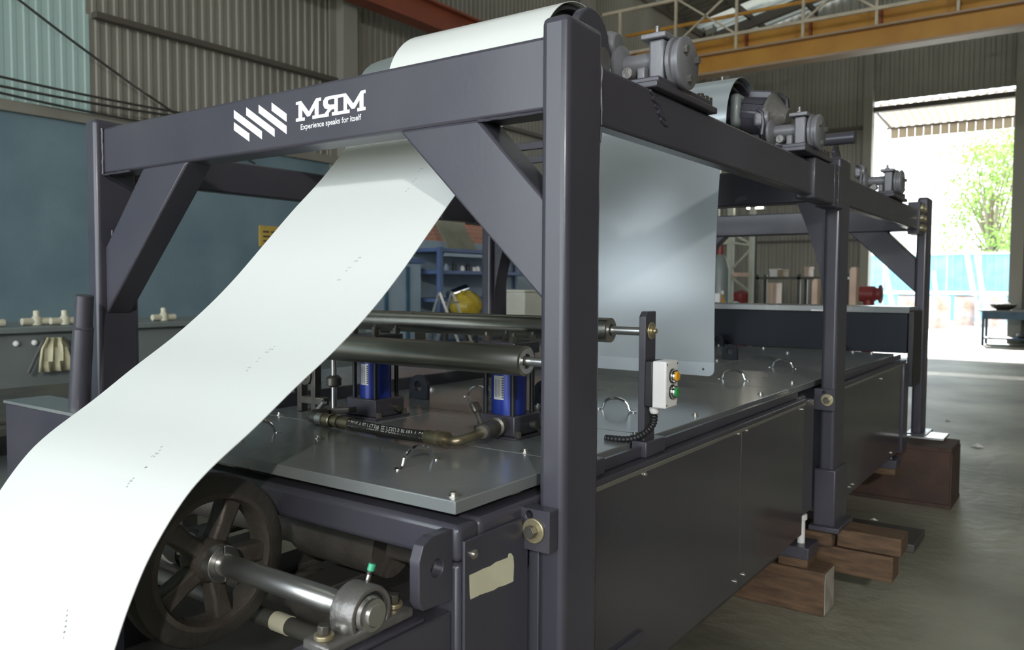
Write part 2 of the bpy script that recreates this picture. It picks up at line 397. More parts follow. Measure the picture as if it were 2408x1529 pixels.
# feet
for (y0, y1) in PY[1:]:
    for x0, x1 in (PR, PLf):
        B(x0-.02, x1+.035, y0-.05, y1+.03, .27 if y0 < 5 else .335, .29 if y0 < 5 else .355).build('foot_plate', 'paint', g, bevel=.003)
for x0, x1 in (PR,):
    y0, y1 = PY[1]
    MB().box(x0-.012, x1+.012, y0-.02, y1+.02, .28, .51).build('post_sleeve', 'paint_dark', g, bevel=.006)
CB = ((1.305, 1.385), (3.31, 3.40), (5.34, 5.43))
cbo = []
for y0, y1 in CB:
    cbo.append(B(PLf[1], PR[0], y0, y1, 1.56, 1.702).build('cross_beam', 'paint', g, bevel=.008, seg=2))
def brace(x_in, x_out, y0, y1, s):
    # sloping box brace between post (x_in side) and beam; s = +1 right side, -1 left side (mirrored about -1.67)
    def mx(x): return x if s > 0 else -3.339-x
    pts = [(-1.241, 1.562), (-.855, 1.19), (-.855, 1.388), (-1.021, 1.562)] if s > 0 else [(-1.299, 1.562), (-.855, 1.13), (-.855, 1.335), (-1.075, 1.562)]
    MB().prism([(mx(x), y0, z) for x, z in pts], (0, y1-y0, 0)).build('brace', 'paint', g, bevel=.006)
for k in (0, 2):
    for s in (1, -1): brace(0, 0, CB[k][0], CB[k][1], s)
for s in (1, -1):  # curved gussets at the middle portal
    def mx(x): return x if s > 0 else -3.339-x
    arc = [(-.855-.115*(1-math.sin(t))-.0, 1.13+.43*(1-math.cos(t))) for t in [R(a) for a in range(0, 91, 10)]]
    arc = [(-.855-.115*(a/9)**1.7, 1.12+.44*(a/9)) for a in range(10)]
    pts = [(mx(x), 3.31, z) for x, z in arc]+[(mx(-.855), 3.31, 1.56)]
    MB().prism(pts, (0, .09, 0)).build('gusset', 'paint_dark', g)
# side beams
for x0, x1 in ((-.846, -.800), (-2.539, -2.493)):
    B(x0, x1, 1.414, 2.93, 1.545, 1.66).build('side_beam', 'paint_dark', g, bevel=.007)
    B(x0-.010, x1+.012, 2.90, 3.15, 1.532, 1.675).build('beam_sleeve', 'paint_dark', g, bevel=.006)
    B(x0-.012, x1+.014, 3.155, 3.19, 1.525, 1.682).build('flange_plate', 'paint', g, bevel=.003)
    B(x0-.012, x1+.014, 3.215, 3.279, 1.525, 1.682).build('flange_plate', 'paint', g, bevel=.003)
    for z in (1.55, 1.65):
        MB().cyl((x1+.004, 3.19, z), (x1+.004, 3.215, z), .009, 12).build('flange_bolt', 'brass', g)
    B(x0, x1, 3.43, 5.0, 1.545, 1.66).build('side_beam', 'paint_dark', g, bevel=.007)
    B(x0-.005, x1+.012, 5.0, 5.06, 1.52, 1.70).build('flange_plate', 'paint_dark', g, bevel=.003)
    B(x0-.005, x1+.012, 5.10, 5.16, 1.52, 1.70).build('flange_plate', 'paint_dark', g, bevel=.003)
    B(x0, x1, 5.06, 5.309, 1.545, 1.66).build('side_beam', 'paint_dark', g, bevel=.004)
    for z in (1.555, 1.61, 1.665):
        for y in (5.0, 5.10):
            MB().ring((x1+.012, y+.03, z), (x1+.026, y+.03, z), .021, .010, 16).build('flange_bolt', 'brass', g)
# front clamp brackets
def clamp(y, x0, x1, z0, z1):
    xc, zc = (x0+x1)/2+.01, (z0+z1)/2+.0
    b = MB().holed([(x0, y-.03, z0), (x1, y-.03, z0), (x1, y-.03, z1), (x0, y-.03, z1)], (xc-.012, y-.03, zc+.028), .008, (0, .029, 0)).build('clamp_bracket', 'paint_dark', g, bevel=.002)
    MB().cyl((xc, y-.036, zc), (xc, y-.03, zc), .024, 28).build('washer', 'brass', b, bevel=.0015)
    MB().hexa((xc, y-.050, zc), (xc, y-.036, zc), .0125).build('bolt_head', 'bolt', b, bevel=.001)
clamp(1.279, -.894, -.806, .724, .804)
clamp(3.279, -.867, -.790, .745, .826)
# weld beads, small ridges where the beams meet the posts
def weld(a, b, r=.004, par=g, m='paint'):
    a, b = Vector(a), Vector(b); n = max(3, int((b-a).length/.012)); pts = [a.lerp(b, i/n)+Vector((random.uniform(-1, 1), random.uniform(-1, 1), random.uniform(-1, 1)))*r*.25 for i in range(n+1)]
    MB().tube(pts, [r*random.uniform(.75, 1.25) for _ in pts], 7).build('weld_bead', m, par)
weld((-2.484, 1.304, 1.56), (-2.484, 1.304, 1.70)); weld((-.8555, 1.304, 1.20), (-.8555, 1.304, 1.39))
weld((-2.484, 1.33, 1.21), (-2.484, 1.33, 1.39)); weld((-2.484, 1.304, 1.558), (-2.33, 1.304, 1.558), .003)
wa, wb_ = onX(1528, 212, -.799), onX(1578, 247, -.799)
for k in range(5): weld(wa.lerp(wb_, k*.12)+Vector((0, 0, -.012*k)), wa.lerp(wb_, k*.12+.35)+Vector((0, 0, -.010*k-.012)), .005)
weld((-.799, 1.415, 1.545), (-.799, 1.415, 1.66), .003); weld((-1.02, 1.304, 1.558), (-.86, 1.304, 1.558), .003)

# white lettering on the front beam, traced from the crop that shows it
def crop(ox, oy, sc, pts): return [(ox+x/sc, oy+y/sc) for x, y in pts]
LY = CB[0][0]-.0006
def decal(name, pts, par, sc=7.082):
    P = [onY(x, y, LY) for x, y in crop(540, 200, sc, pts)]
    return MB().prism(P, (0, .0005, 0)).build(name, 'print_white', par)
for st in ([(70, 415), (537, 770), (537, 905), (70, 550)], [(275, 370), (748, 732), (748, 865), (275, 505)],
           [(482, 328), (948, 683), (948, 818), (482, 462)], [(698, 292), (948, 480), (948, 615), (698, 428)],
           [(70, 618), (327, 808), (327, 943), (70, 752)]):
    decal('logo_stripe', st, cbo[0])
decal('letter', [(1103, 285), (1190, 266), (1318, 440), (1438, 222), (1520, 206), (1520, 262), (1481, 270), (1481, 497), (1580, 478), (1634, 402), (1580, 390), (1556, 330), (1558, 265), (1590, 210), (1640, 188), (1935, 136), (2060, 308), (2185, 96), (2262, 78), (2262, 134), (2228, 141), (2228, 366), (2262, 360), (2262, 416), (2125, 440), (2125, 384), (2163, 377), (2163, 248), (2080, 392), (2030, 398), (1952, 290), (1952, 412), (1997, 404), (1997, 463), (1703, 512), (1703, 455), (1742, 448), (1742, 398), (1700, 404), (1650, 465), (1650, 522), (1378, 567), (1378, 511), (1416, 504), (1416, 375), (1334, 518), (1288, 526), (1208, 412), (1208, 544), (1250, 537), (1250, 590), (1103, 615), (1103, 560), (1145, 552), (1145, 327), (1103, 334)], cbo[0])
# counters of the letters, in the beam's own paint
for pts in ([(1742, 226), (1742, 318), (1670, 328), (1640, 312), (1632, 280), (1645, 250), (1668, 240)], [(1802, 214), (1895, 198), (1895, 424), (1802, 440)]):
    MB().prism([onY(x, y, LY-.0002) for x, y in crop(540, 200, 7.082, pts)], (0, .0004, 0)).build('letter_counter', 'paint', cbo[0])
def text_mesh(body, size=1.0):
    cu = bpy.data.curves.new('lettering', 'FONT'); cu.body = body; cu.size = size; cu.extrude = 0; cu.resolution_u = 3; cu.offset = .012
    o = bpy.data.objects.new('lettering', cu); C.objects.link(o)
    dg = bpy.context.evaluated_depsgraph_get(); me = bpy.data.meshes.new_from_object(o.evaluated_get(dg))
    bpy.data.objects.remove(o); bpy.data.curves.remove(cu); return me
def place_text(name, body, a, b, nrm, m, par, hfac=None):
    me = text_mesh(body); a, b = Vector(a), Vector(b)
    xs = [v.co.x for v in me.vertices]; x0, x1 = min(xs), max(xs); s = (b-a).length/(x1-x0)
    ex = (b-a).normalized(); ez = Vector(nrm).normalized(); ey = ez.cross(ex)
    for v in me.vertices: v.co = ex*((v.co.x-x0)*s) + ey*(v.co.y*s*(hfac or 1))
    me.materials.append(M[m]); o = bpy.data.objects.new(name, me); C.objects.link(o); o.parent = par; o.location = a-WL[par.name]; WL[o.name] = a
    return o
a_, b_ = onY(707.3, 305.4, LY), onY(849.4, 281.4, LY)
place_text('tagline', 'Experience speaks for itself', a_, b_, (0, -1, 0), 'print_white', cbo[0])

# ================================================================== machine base, section one
def screws(par, pts, r=.007):
    for x, y, z in pts:
        MB().lathe((x, y, z), (1, 0, 0), [(r, 0), (r, .003), (r*.6, .003), (r*.6, .007), (0, .008)], 12).build('screw', 'zinc', par)
FX0, FX1 = -2.47, -.87
def mirror(x): return -3.339-x
b1 = thing('machine_base', (-1.67, 2.1, .1), 'dark base frame of the machine with pillow block ledge and cream tape', 'machine')
B(-2.12, FX1, 1.06, 1.12, .745, .81).build('front_tube', 'paint', b1, bevel=.012, seg=3)
B(-.93, FX1, 1.12, 3.16, .745, .81).build('side_tube', 'paint', b1, bevel=.012, seg=3)
B(FX0, -2.41, 1.42, 3.16, .745, .81).build('side_tube', 'paint', b1, bevel=.012, seg=3)
B(-.93, -.87, 1.06, 1.12, .15, .745).build('column', 'paint_dark', b1, bevel=.008)
B(-2.12, -2.06, 1.06, 1.12, .15, .745).build('column', 'paint_dark', b1, bevel=.008)
MB().prism([(x, 1.272, z) for x, z in ((-.95, .15), (-.845, .15), (-.845, .80), (-.868, .80), (-.868, .69), (-.871, .674), (-.877, .668), (-.884, .672), (-.888, .685), (-.888, .80), (-.95, .80))], (0, .028, 0)).build('slotted_plate', 'paint_dark', b1, bevel=.0015)
sp = B(-.8695, -.8625, 1.068, 1.262, .15, .785).build('side_plate', 'paint_dark', b1, bevel=.002)
screws(sp, [(-.8625, 1.092, .757)], .009)
PXT = -.8622
MB().prism([onX(x, y, PXT) for x, y in crop(1040, 1160, 4.143, [(264, 800), (330, 770), (400, 735), (470, 710), (520, 672), (560, 658), (640, 625), (645, 592), (665, 583), (690, 615), (697, 700), (690, 860), (600, 900), (545, 915), (500, 945), (360, 992), (345, 1002), (275, 1035), (268, 960)])], (.0006, 0, 0)).build('tape_patch', 'tape', sp)
# lifting lug plate beside the wheel
lug = [(-.905, .975, .70), (-.905, .975, .77), (-.905, .985, .795), (-.905, 1.005, .805), (-.905, 1.06, .805), (-.905, 1.06, .68), (-.905, .985, .685)]
MB().holed(lug, (-.905, 1.02, .748), .016, (.022, 0, 0)).build('lifting_lug', 'paint', b1, bevel=.005)
# ledges that carry the wheel shaft
for s in (0, 1):
    f = (lambda x: x) if s == 0 else mirror
    xs = sorted((f(-.985), f(-.885))) if s == 0 else (-2.11, -2.01)
    B(xs[0], xs[1], .55, 1.06, .54, .66).build('ledge', 'paint', b1, bevel=.004)
B(-2.41, -.93, 1.10, 3.1, .20, .215).build('drip_tray', 'darksteel', b1)
B(-2.41, -.93, .58, 1.06, .20, .215).build('drip_tray', 'darksteel', b1)
for k in range(6):
    x = -1.0-.19*k
    B(x-.05, x+.05, 1.13, 2.2, .55-.01*(k % 2), .565-.01*(k % 2)).build('guide_bar', 'darksteel', b1, bevel=.003)
for y, z in ((1.24, .66), (1.24, .50), (1.62, .66), (1.62, .50), (2.0, .66), (2.0, .5)):
    MB().lathe((-2.40, y, z), (1, 0, 0), [(.02, 0), (.02, .2), (.062, .2), (.062, .45), (.045, .5), (.045, .9), (.062, .95), (.062, 1.2), (.02, 1.2), (.02, 1.46)], 20).build('forming_roll', 'cast', b1)
# right cladding
def panel(par, y0, y1, scr):
    p = B(-.838, -.830, y0, y1, .318, .801).build('side_panel', 'panel', par, bevel=.002)
    screws(p, [(-.830, y, z) for y, z in scr]); return p
panel(b1, 1.415, 2.335, [(1.69, .789), (2.30, .793), (2.30, .352)])
panel(b1, 2.338, 2.985, [(2.37, .793), (2.37, .352), (2.95, .785)])
B(-.868, -.826, 1.415, 2.985, .806, .818).build('top_angle', 'paint', b1, bevel=.002)
B(-.832, -.826, 1.415, 2.985, .794, .8055).build('panel_bead', 'steel', b1, bevel=.002)
B(-.865, -.855, 1.415, 2.985, .82, .8455).build('lid_curb', 'paint_dark', b1, bevel=.001)
B(-.87, -.84, 2.99, 3.15, .375, .80).build('end_post', 'paint_dark', b1, bevel=.005)
B(-.875, -.82, 1.44, 1.68, .40, .425).build('fork_lip', 'paint_dark', b1, bevel=.002)
# left raised side box
B(-2.47, -2.02, 1.5, 4.9, .848, .888).build('side_cover', 'lid', b1, bevel=.003)
B(-2.02, -2.005, 1.5, 4.9, .826, .888).build('side_cover_edge', 'paint_dark', b1, bevel=.002)
for s in (0, 1):
    f = (lambda x: x) if s == 0 else mirror
    x0, x1 = sorted((f(-.94), f(-.86)))
    for y in (1.2, 2.6):
        B(x0-.55+1.1*s, x1-.55+1.1*s, y-.05, y+.05, .0, .21).build('leg', 'paint_dark', b1, bevel=.004)
# section two
b2 = thing('machine_base', (-1.67, 4.2, .1), 'dark glossy clad rear base section of the machine behind the middle post', 'machine')
B(-.93, FX1, 3.45, 5.0, .745, .81).build('side_tube', 'paint', b2, bevel=.01, seg=3)
B(FX0, -2.41, 3.45, 5.0, .745, .81).build('side_tube', 'paint', b2, bevel=.01, seg=3)
panel(b2, 3.45, 4.86, [(3.70, .35), (3.76, .35), (4.3, .77), (4.6, .35)])
B(-.868, -.826, 3.45, 4.95, .806, .818).build('top_angle', 'paint', b2, bevel=.002)
B(-.832, -.826, 3.45, 4.95, .794, .8055).build('panel_bead', 'steel', b2, bevel=.002)
B(-.865, -.855, 3.45, 4.95, .82, .8455).build('lid_curb', 'paint_dark', b2, bevel=.001)
B(-.86, -.82, 4.865, 5.0, .30, .80).build('end_post', 'paint_dark', b2, bevel=.005)
B(FX0, FX1, 3.45, 3.51, .30, .80).build('cross_wall', 'paint_dark', b2)
B(FX0, FX1, 4.93, 4.99, .30, .80).build('cross_wall', 'paint_dark', b2)
# far cabinet that stands on the end of the machine
fb = thing('end_cabinet', (-1.4, 5.1, .85), 'dark navy steel cabinet with bright top edge at the end of the lids', 'cabinet')
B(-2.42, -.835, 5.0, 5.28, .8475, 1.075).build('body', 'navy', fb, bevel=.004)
B(-2.44, -.825, 4.985, 5.29, 1.075, 1.112).build('lid', 'lid', fb, bevel=.004)
B(-.833, -.80, 5.0, 5.26, .66, 1.09).build('side_cover', 'black', fb, bevel=.006)
B(-1.36, -1.26, 4.978, 4.984, 1.078, 1.086).build('name_plate', 'print_white', fb)
MB().lathe((-1.17, 4.99, .865), (0, -1, 0), [(.012, 0), (.012, .02), (.02, .02), (.02, .035), (0, .04)], 14).build('lock_knob', 'black', fb)
MB().lathe((-1.90, 4.99, .865), (0, -1, 0), [(.012, 0), (.012, .02), (.02, .02), (.02, .035), (0, .04)], 14).build('lock_knob', 'black', fb)

# ================================================================== deck lids with handles, screws and lugs
def handle(par, x, y, ax, z=.847):
    d = Vector((1, 0, 0)) if ax == 'x' else Vector((0, 1, 0)); c = Vector((x, y, z)); L = .048
    pts = [c-d*L+Vector((0, 0, .003)), c-d*L*.9+Vector((0, 0, .012))]
    pts += [c+d*(L*math.sin(t)*.9)+Vector((0, 0, .012+.026*math.cos(t))) for t in [R(a) for a in range(-75, 76, 15)]]
    pts += [c+d*L*.9+Vector((0, 0, .012)), c+d*L+Vector((0, 0, .003))]
    h = MB().tube(pts, .0042, 8).build('handle', 'chrome', par)
    for s in (-1, 1):
        e = c+d*(L+.012)*s
        MB().cyl(e, e+Vector((0, 0, .0025)), .009, 14).build('handle_foot', 'chrome', h)
def lidscrew(par, x, y, z=.847):
    MB().lathe((x, y, z), (0, 0, 1), [(.012, 0), (.012, .002), (.007, .002), (.007, .008), (0, .009)], 12).build('screw', 'zinc', par)
def lidlug(par, x, y, ax='x'):
    prof = [(-.040, 0), (.040, 0), (.040, .04)] + [(.040*math.cos(R(a)), .04+.040*math.sin(R(a))) for a in range(15, 180, 15)] + [(-.040, .04)]
    pts = [(x+px, y, .847+pz) for px, pz in prof]
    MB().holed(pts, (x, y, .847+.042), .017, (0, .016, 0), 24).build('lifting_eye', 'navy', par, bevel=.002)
def lid(x0, x1, y0, y1, label, handles, scr, lugs=()):
    t = thing('deck_lid', ((x0+x1)/2, (y0+y1)/2, .825), label, 'lid', 'sheet steel lids covering the machine bed')
    B(x0+.0015, x1-.0015, y0+.0015, y1-.0015, .8225, .847).build('panel', 'lid', t, bevel=.002)
    for x, y, ax in handles: handle(t, x, y, ax)
    for x, y in scr: lidscrew(t, x, y)
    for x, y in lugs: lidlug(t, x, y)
LXR, LXL = -.893, -2.42
lid(-2.12, LXR, 1.08, 1.48, 'glossy dark front lid with two chrome handles above the wheel', [(-1.675, 1.257, 'y'), (-1.145, 1.26, 'y')], [(-.92, 1.108), (-1.535, 1.33), (-2.05, 1.11)])
lid(-1.575, LXR, 1.48, 1.862, 'narrow grey lid under the blue cylinder near the control box', [], [(-1.035, 1.50), (-.93, 1.84)])
lid(-2.005, -1.575, 1.48, 1.862, 'narrow grey lid under the blue cylinder beside the hose elbow', [], [(-1.9, 1.5)])
lid(-1.44, LXR, 1.862, 3.0, 'long grey lid below the hanging sheet with chrome handle', [(-1.16, 2.165, 'x')], [(-.93, 2.224), (-.93, 2.8), (-1.40, 2.1)], [(-1.42+.03, 2.113)])
lid(-2.005, -1.44, 1.862, 3.0, 'long grey lid with a lifting eye behind the blue cylinders', [(-1.655, 2.125, 'x')], [(-1.918, 2.184), (-1.47, 2.3), (-1.9, 2.9)], [(-1.80, 1.98)])
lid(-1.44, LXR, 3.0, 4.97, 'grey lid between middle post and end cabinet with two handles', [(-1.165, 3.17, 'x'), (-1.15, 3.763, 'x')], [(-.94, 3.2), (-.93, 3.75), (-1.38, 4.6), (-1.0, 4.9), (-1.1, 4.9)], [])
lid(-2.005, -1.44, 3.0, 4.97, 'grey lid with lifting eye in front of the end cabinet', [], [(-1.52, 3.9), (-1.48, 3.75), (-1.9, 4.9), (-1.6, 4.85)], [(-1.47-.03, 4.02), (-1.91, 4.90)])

# ================================================================== white strip and hanging sheet
SX0, SX1 = -1.54, -1.05
SK = 1.115   # the strip lies this much further out along the same sight lines
low = [(.40, .012), (.43, .2), (.47, .45), (.52, .64), (.555, .74), (.58, .80), (.61, .855), (.655, .913), (.70, .952), (.78, 1.003), (.86, 1.058), (.95, 1.117), (1.03, 1.178), (1.10, 1.24), (1.18, 1.32), (1.26, 1.40), (1.34, 1.475), (1.41, 1.55), (1.485, 1.645), (1.545, 1.735)]
low = [(y*SK, max(.012, CZ+(z-CZ)*SK)) for y, z in low[1:]]
low = [(.45, .012), (.455, .12)] + low[1:]
def spiral(cy, cz, r0, a0, a1, dr, n):
    return [(cy+(r0-dr*i/n)*math.cos(R(a0+(a1-a0)*i/n)), cz+(r0-dr*i/n)*math.sin(R(a0+(a1-a0)*i/n))) for i in range(n+1)]
def sheet_mesh(path, x0, x1, th):
    P = [Vector((0, p[0], p[1])) for p in path]; n = len(P); vs = []; fs = []
    for i in range(n):
        d = (P[min(i+1, n-1)]-P[max(i-1, 0)]).normalized(); nn = Vector((0, -d.z, d.y))*th/2
        for x in (x0, x1):
            vs += [(x, (P[i]+nn).y, (P[i]+nn).z), (x, (P[i]-nn).y, (P[i]-nn).z)]
    for i in range(n-1):
        a, b = 4*i, 4*i+4
        fs += [(a, a+2, b+2, b), (a+1, b+1, b+3, a+3), (a, b, b+1, a+1), (a+2, a+3, b+3, b+2)]
    fs += [(0, 1, 3, 2), (4*n-4, 4*n-2, 4*n-1, 4*n-3)]
    return MB().add(vs, fs)
pth = smooth_path(low, 5) 
pth = [(p.x, p.y) for p in pth] + spiral(1.76*SK, CZ+(1.738-CZ)*SK, .186*SK, 163, 8, .002, 40)
st = thing('sheet_strip', (-1.295*SK, .45, .012), 'white coated metal strip rising from the floor over the front guide arch', 'metal sheet')
sm = sheet_mesh(pth, SX0*SK, SX1*SK, .0016).build('strip', 'sheet', st, angle=60)
# faint printed marks on the strip
fine = smooth_path(low, 12)
def on_strip(x, t):
    k = int(t); p = fine[k]; q = fine[min(k+1, len(fine)-1)]; d = (q-p).normalized()
    return Vector((x, p.x, p.y)), Vector((0, d.x, d.y)), Vector((0, -d.y, d.x))
def strip_at(px, py):
    d = ray(px, py); best = None
    for k in range(12, len(fine)-1):
        p = fine[k]; s = d.y and p.x/d.y; z = CZ+d.z*s; e = abs(z-p.y)
        if best is None or e < best[0]: best = (e, k, d.x*s)
    return best[1], best[2]
for seg in (((150, 1500), (160, 1440)), ((297, 1147), (315, 1125)), ((340, 1105), (345, 1100)), ((355, 1080), (382, 1055)), ((578, 875), (590, 862)), ((600, 852), (614, 845)), ((622, 835), (648, 815)), ((792, 664), (802, 655)), ((812, 640), (826, 626)), ((832, 620), (850, 604)), ((952, 456), (962, 445)), ((968, 432), (980, 418)), ((984, 408), (995, 394))):
    (x0, y0), (x1, y1) = seg; n = max(2, int(math.hypot(x1-x0, y1-y0)/5.5)); mb = MB()
    for i in range(n):
        k, X = strip_at(x0+(x1-x0)*(i+.5)/n, y0+(y1-y0)*(i+.5)/n)
        p, d, nn = on_strip(X, k); nn = nn if nn.y < 0 else -nn
        p = p+nn*.0013; s = Vector((1, 0, 0)); L = random.uniform(.003, .006)
        mb.prism([p-s*.0008-d*.0014, p+s*.0008-d*.0004, p+s*(L*.5)+d*.0016, p+s*(L*.3)+d*.0026], nn*.0002)
    mb.build('print_mark', 'print_faint', sm)
hs = thing('hanging_sheet', (-1.295, 2.67, .91), 'grey backed metal sheet hanging from the second guide arch above the lids', 'metal sheet')
hp = spiral(2.92, 1.80, .182, 12, 180, 0, 40)[:-1] + [(p.x, p.y) for p in smooth_path([(2.738, 1.80), (2.70, 1.68), (2.675, 1.5), (2.664, 1.3), (2.664, 1.1), (2.6693, .960)], 5)]
hm = sheet_mesh(hp, SX0, SX1, .0016).build('sheet', 'sheetgrey', hs, angle=60)
end = [(SX0, .960), (SX0, .935)] + [(SX0+.022-.022*math.cos(R(a)), .935-.022*math.sin(R(a))) for a in range(15, 91, 15)] + [(SX1-.022+.022*math.sin(R(a)), .935-.022*math.cos(R(a))) for a in range(0, 76, 15)] + [(SX1, .935), (SX1, .960)]
MB().holed([(x, 2.6685, z) for x, z in end], (SX1-.04, 2.6685, .936), .0045, (0, .0016, 0)).build('sheet_end', 'sheetgrey', hs)

# ================================================================== drums, shafts, brackets on the side beams
def drum(cy, cz, label, r=.166, x0=SX0-.01, x1=SX1-.02):
    t = thing('guide_arch', ((x0+x1)/2, cy, cz), label, 'guide', 'curved guide arches on top of the gantry')
    sheet_mesh(spiral(cy, cz, r-.006, 172, 2, 0, 36), x0, x1, .010).build('shell', 'paint_dark', t, angle=60)
    for y in (-1, 1): MB().bar((-2.49, cy+y*(r-.02), cz-.005), (x1, cy+y*(r-.02), cz-.005), .02, .03).build('support_bar', 'paint_dark', t, bevel=.002)
    for x in (x0+.03, x1-.03):
        MB().tube([(x, p[0], p[1]) for p in spiral(cy, cz, r-.02, 175, 0, 0, 20)], .008, 8).build('rib', 'paint_dark', t)
    return t
DY1, DZ1 = 1.76*SK, CZ+(1.738-CZ)*SK
d1 = drum(DY1, DZ1, 'dark curved guide under the white strip above the front beam', .186*SK-.006, SX0*SK-.01, SX1*SK-.015)
MB().lathe((-1.94, DY1+.01, DZ1), (1, 0, 0), [(.10, 0), (.165, .03), (.174, .16), (.16, .20)], 32).build('motor_housing', 'greybench', d1)
MB().ring((-1.815, DY1, DZ1+.188), (-1.80, DY1, DZ1+.188), .021, .010, 18).build('lifting_eye', 'greybench', d1, bevel=.003)
d2 = drum(2.92, 1.80, 'dark curved guide with motor under the second sheet', .176)
# motor inside the second drum
MB().box(-1.085, -1.045, 2.85, 2.99, 1.80, 1.92).build('motor_cap', 'greybench', d2, bevel=.018, seg=3)
MB().cyl((-1.045, 2.92, 1.85), (-.96, 2.92, 1.83), .062, 24).build('motor_body', 'paint_dark', d2)
for k in range(9):
    a = R(-10+k*25); c = Vector((-1.04, 2.92+.062*math.cos(a), 1.85+.062*math.sin(a)))
    MB().bar(c, c+Vector((.075, 0, -.016)), .004, .018, (0, -math.sin(a), math.cos(a))).build('cooling_fin', 'paint_dark', d2)
MB().lathe((-.96, 2.92, 1.83), (1, 0, -.2), [(.085, 0), (.085, .012), (.05, .05), (.035, .07)], 20).build('motor_flange', 'cast_grey', d2)
MB().bar((-1.03, 2.92, 1.918), (-.945, 2.92, 1.905), .05, .03).build('terminal_box', 'paint_dark', d2, bevel=.006)
MB().tube([(-.96, 2.92, 1.908), (-.925, 2.92, 1.905), (-.90, 2.92, 1.885), (-.895, 2.92, 1.83)], .010, 8).build('cable_elbow', 'black', d2)
MB().bar((-1.01, 2.95, 1.80), (-1.005, 2.95, 1.70), .03, .05).build('motor_foot', 'paint_dark', d2, bevel=.006)
d3 = drum(4.35, 1.72, 'plain grey curved guide at the far end of the gantry', .14)
MB().bar((-1.08, 4.3, 1.93), (-1.05, 4.45, 1.70), .02, .10, (0, 1, 0)).build('support_arm', 'paint_dark', d3, bevel=.006)
MB().cyl((-1.6, 4.25, 1.96), (-.97, 4.25, 1.96), .03, 16).build('idler_roll', 'paint_dark', d3)

def brake(cy, label):
    t = thing('bearing_bracket', (-.82, cy, 1.66), label, 'bracket', 'shaft bearing brackets bolted on the side beam')
    B(-.872, -.782, cy-.13, cy+.22, 1.6605, 1.676).build('base_plate', 'paint_dark', t, bevel=.003)
    B(-.866, -.788, cy-.11, cy+.19, 1.676, 1.690).build('shim_plate', 'paint_dark', t, bevel=.003)
    for y in (cy+.15, cy+.18, cy+.205):
        MB().hexa((-.80, y, 1.676), (-.80, y, 1.70), .010).build('bolt', 'bolt', t, bevel=.001)
    B(-.868, -.848, cy-.06, cy+.05, 1.69, 1.728).build('side_web', 'dusty', t, bevel=.004)
    B(-.846, -.808, cy-.045, cy+.04, 1.69, 1.790).build('block', 'dusty', t, bevel=.006)
    B(-.862, -.80, cy-.055, cy+.05, 1.790, 1.803).build('clamp_plate', 'dusty', t, bevel=.003)
    MB().hexa((-.836, cy-.02, 1.803), (-.836, cy-.02, 1.811), .011).build('nut', 'cast_grey', t)
    MB().cyl((-.836, cy-.02, 1.811), (-.836, cy-.02, 1.826), .006, 12).build('stud', 'cast_grey', t)
    MB().cyl((-.945, cy, 1.752), (-.80, cy, 1.752), .023, 24).build('shaft_sleeve', 'dusty', t)
    MB().lathe((-.945, cy, 1.752), (1, 0, 0), [(.046, 0), (.050, .004), (.050, .012), (.032, .022)], 28).build('flange', 'dusty', t)
    MB().lathe((-.803, cy+.005, 1.738), (1, 0, 0), [(.050, 0), (.062, .003), (.062, .012), (.055, .014), (.055, .022), (.060, .024), (.060, .032), (.054, .036)], 32).build('brake_disc', 'dusty', t)
    for a in (20, 140, 260):
        MB().hexa((-.768, cy+.005+.038*math.cos(R(a)), 1.738+.038*math.sin(R(a))), (-.757, cy+.005+.038*math.cos(R(a)), 1.738+.038*math.sin(R(a))), .009).build('bolt', 'cast_grey', t)
    MB().lathe((-.885, cy-.075, 1.715), (0, 1, 0), [(.013, 0), (.015, .004), (.015, .02), (.011, .02), (.011, .05)], 14).build('grease_cup', 'cast_grey', t)
    MB().box(-.985, -.950, cy-.055, cy+.04, 1.772, 1.822).build('caliper', 'dusty', t, bevel=.010, seg=3)
    MB().lathe((-.975, cy-.02, 1.80), (1, 0, 0), [(.036, 0), (.036, .02), (.028, .04)], 18).build('caliper_hub', 'dusty', t, bevel=.003)
    MB().tube([(-.97, cy-.06, 1.83), (-.955, cy-.05, 1.815), (-.95, cy-.05, 1.78), (-.955, cy-.05, 1.74)], .007, 8).build('hydraulic_line', 'paint_dark', t)
    return t
bk = brake(1.76, 'grey brake disc and shaft bearing on the beam beside the front post')
dup(bk, (0, 1.12, .016), 'grey brake disc and shaft bearing ahead of the middle post')
dup(bk, (0, 2.6, 0), 'grey brake disc and shaft bearing beyond the middle post')
# rounded bearing plate behind the front post top
prof = [(1.50, 1.66), (1.698, 1.66), (1.69, 1.77)] + [(1.615+.075*math.cos(R(a)), 1.778+.075*math.sin(R(a))) for a in range(10, 175, 12)]
bp_ = thing('bearing_plate', (-.945, 1.63, 1.545), 'round topped dark steel plate behind the top of the front post', 'plate')
MB().prism([(-.957, y, z) for y, z in prof], (.024, 0, 0)).build('plate', 'paint', bp_, bevel=.006, seg=3)
B(-.957, -.846, 1.52, 1.74, 1.60, 1.66).build('plate_foot', 'paint_dark', bp_, bevel=.004)
MB().cyl((-.98, 1.66, 1.745), (-.93, 1.66, 1.745), .03, 20).build('bearing', 'cast_grey', bp_)

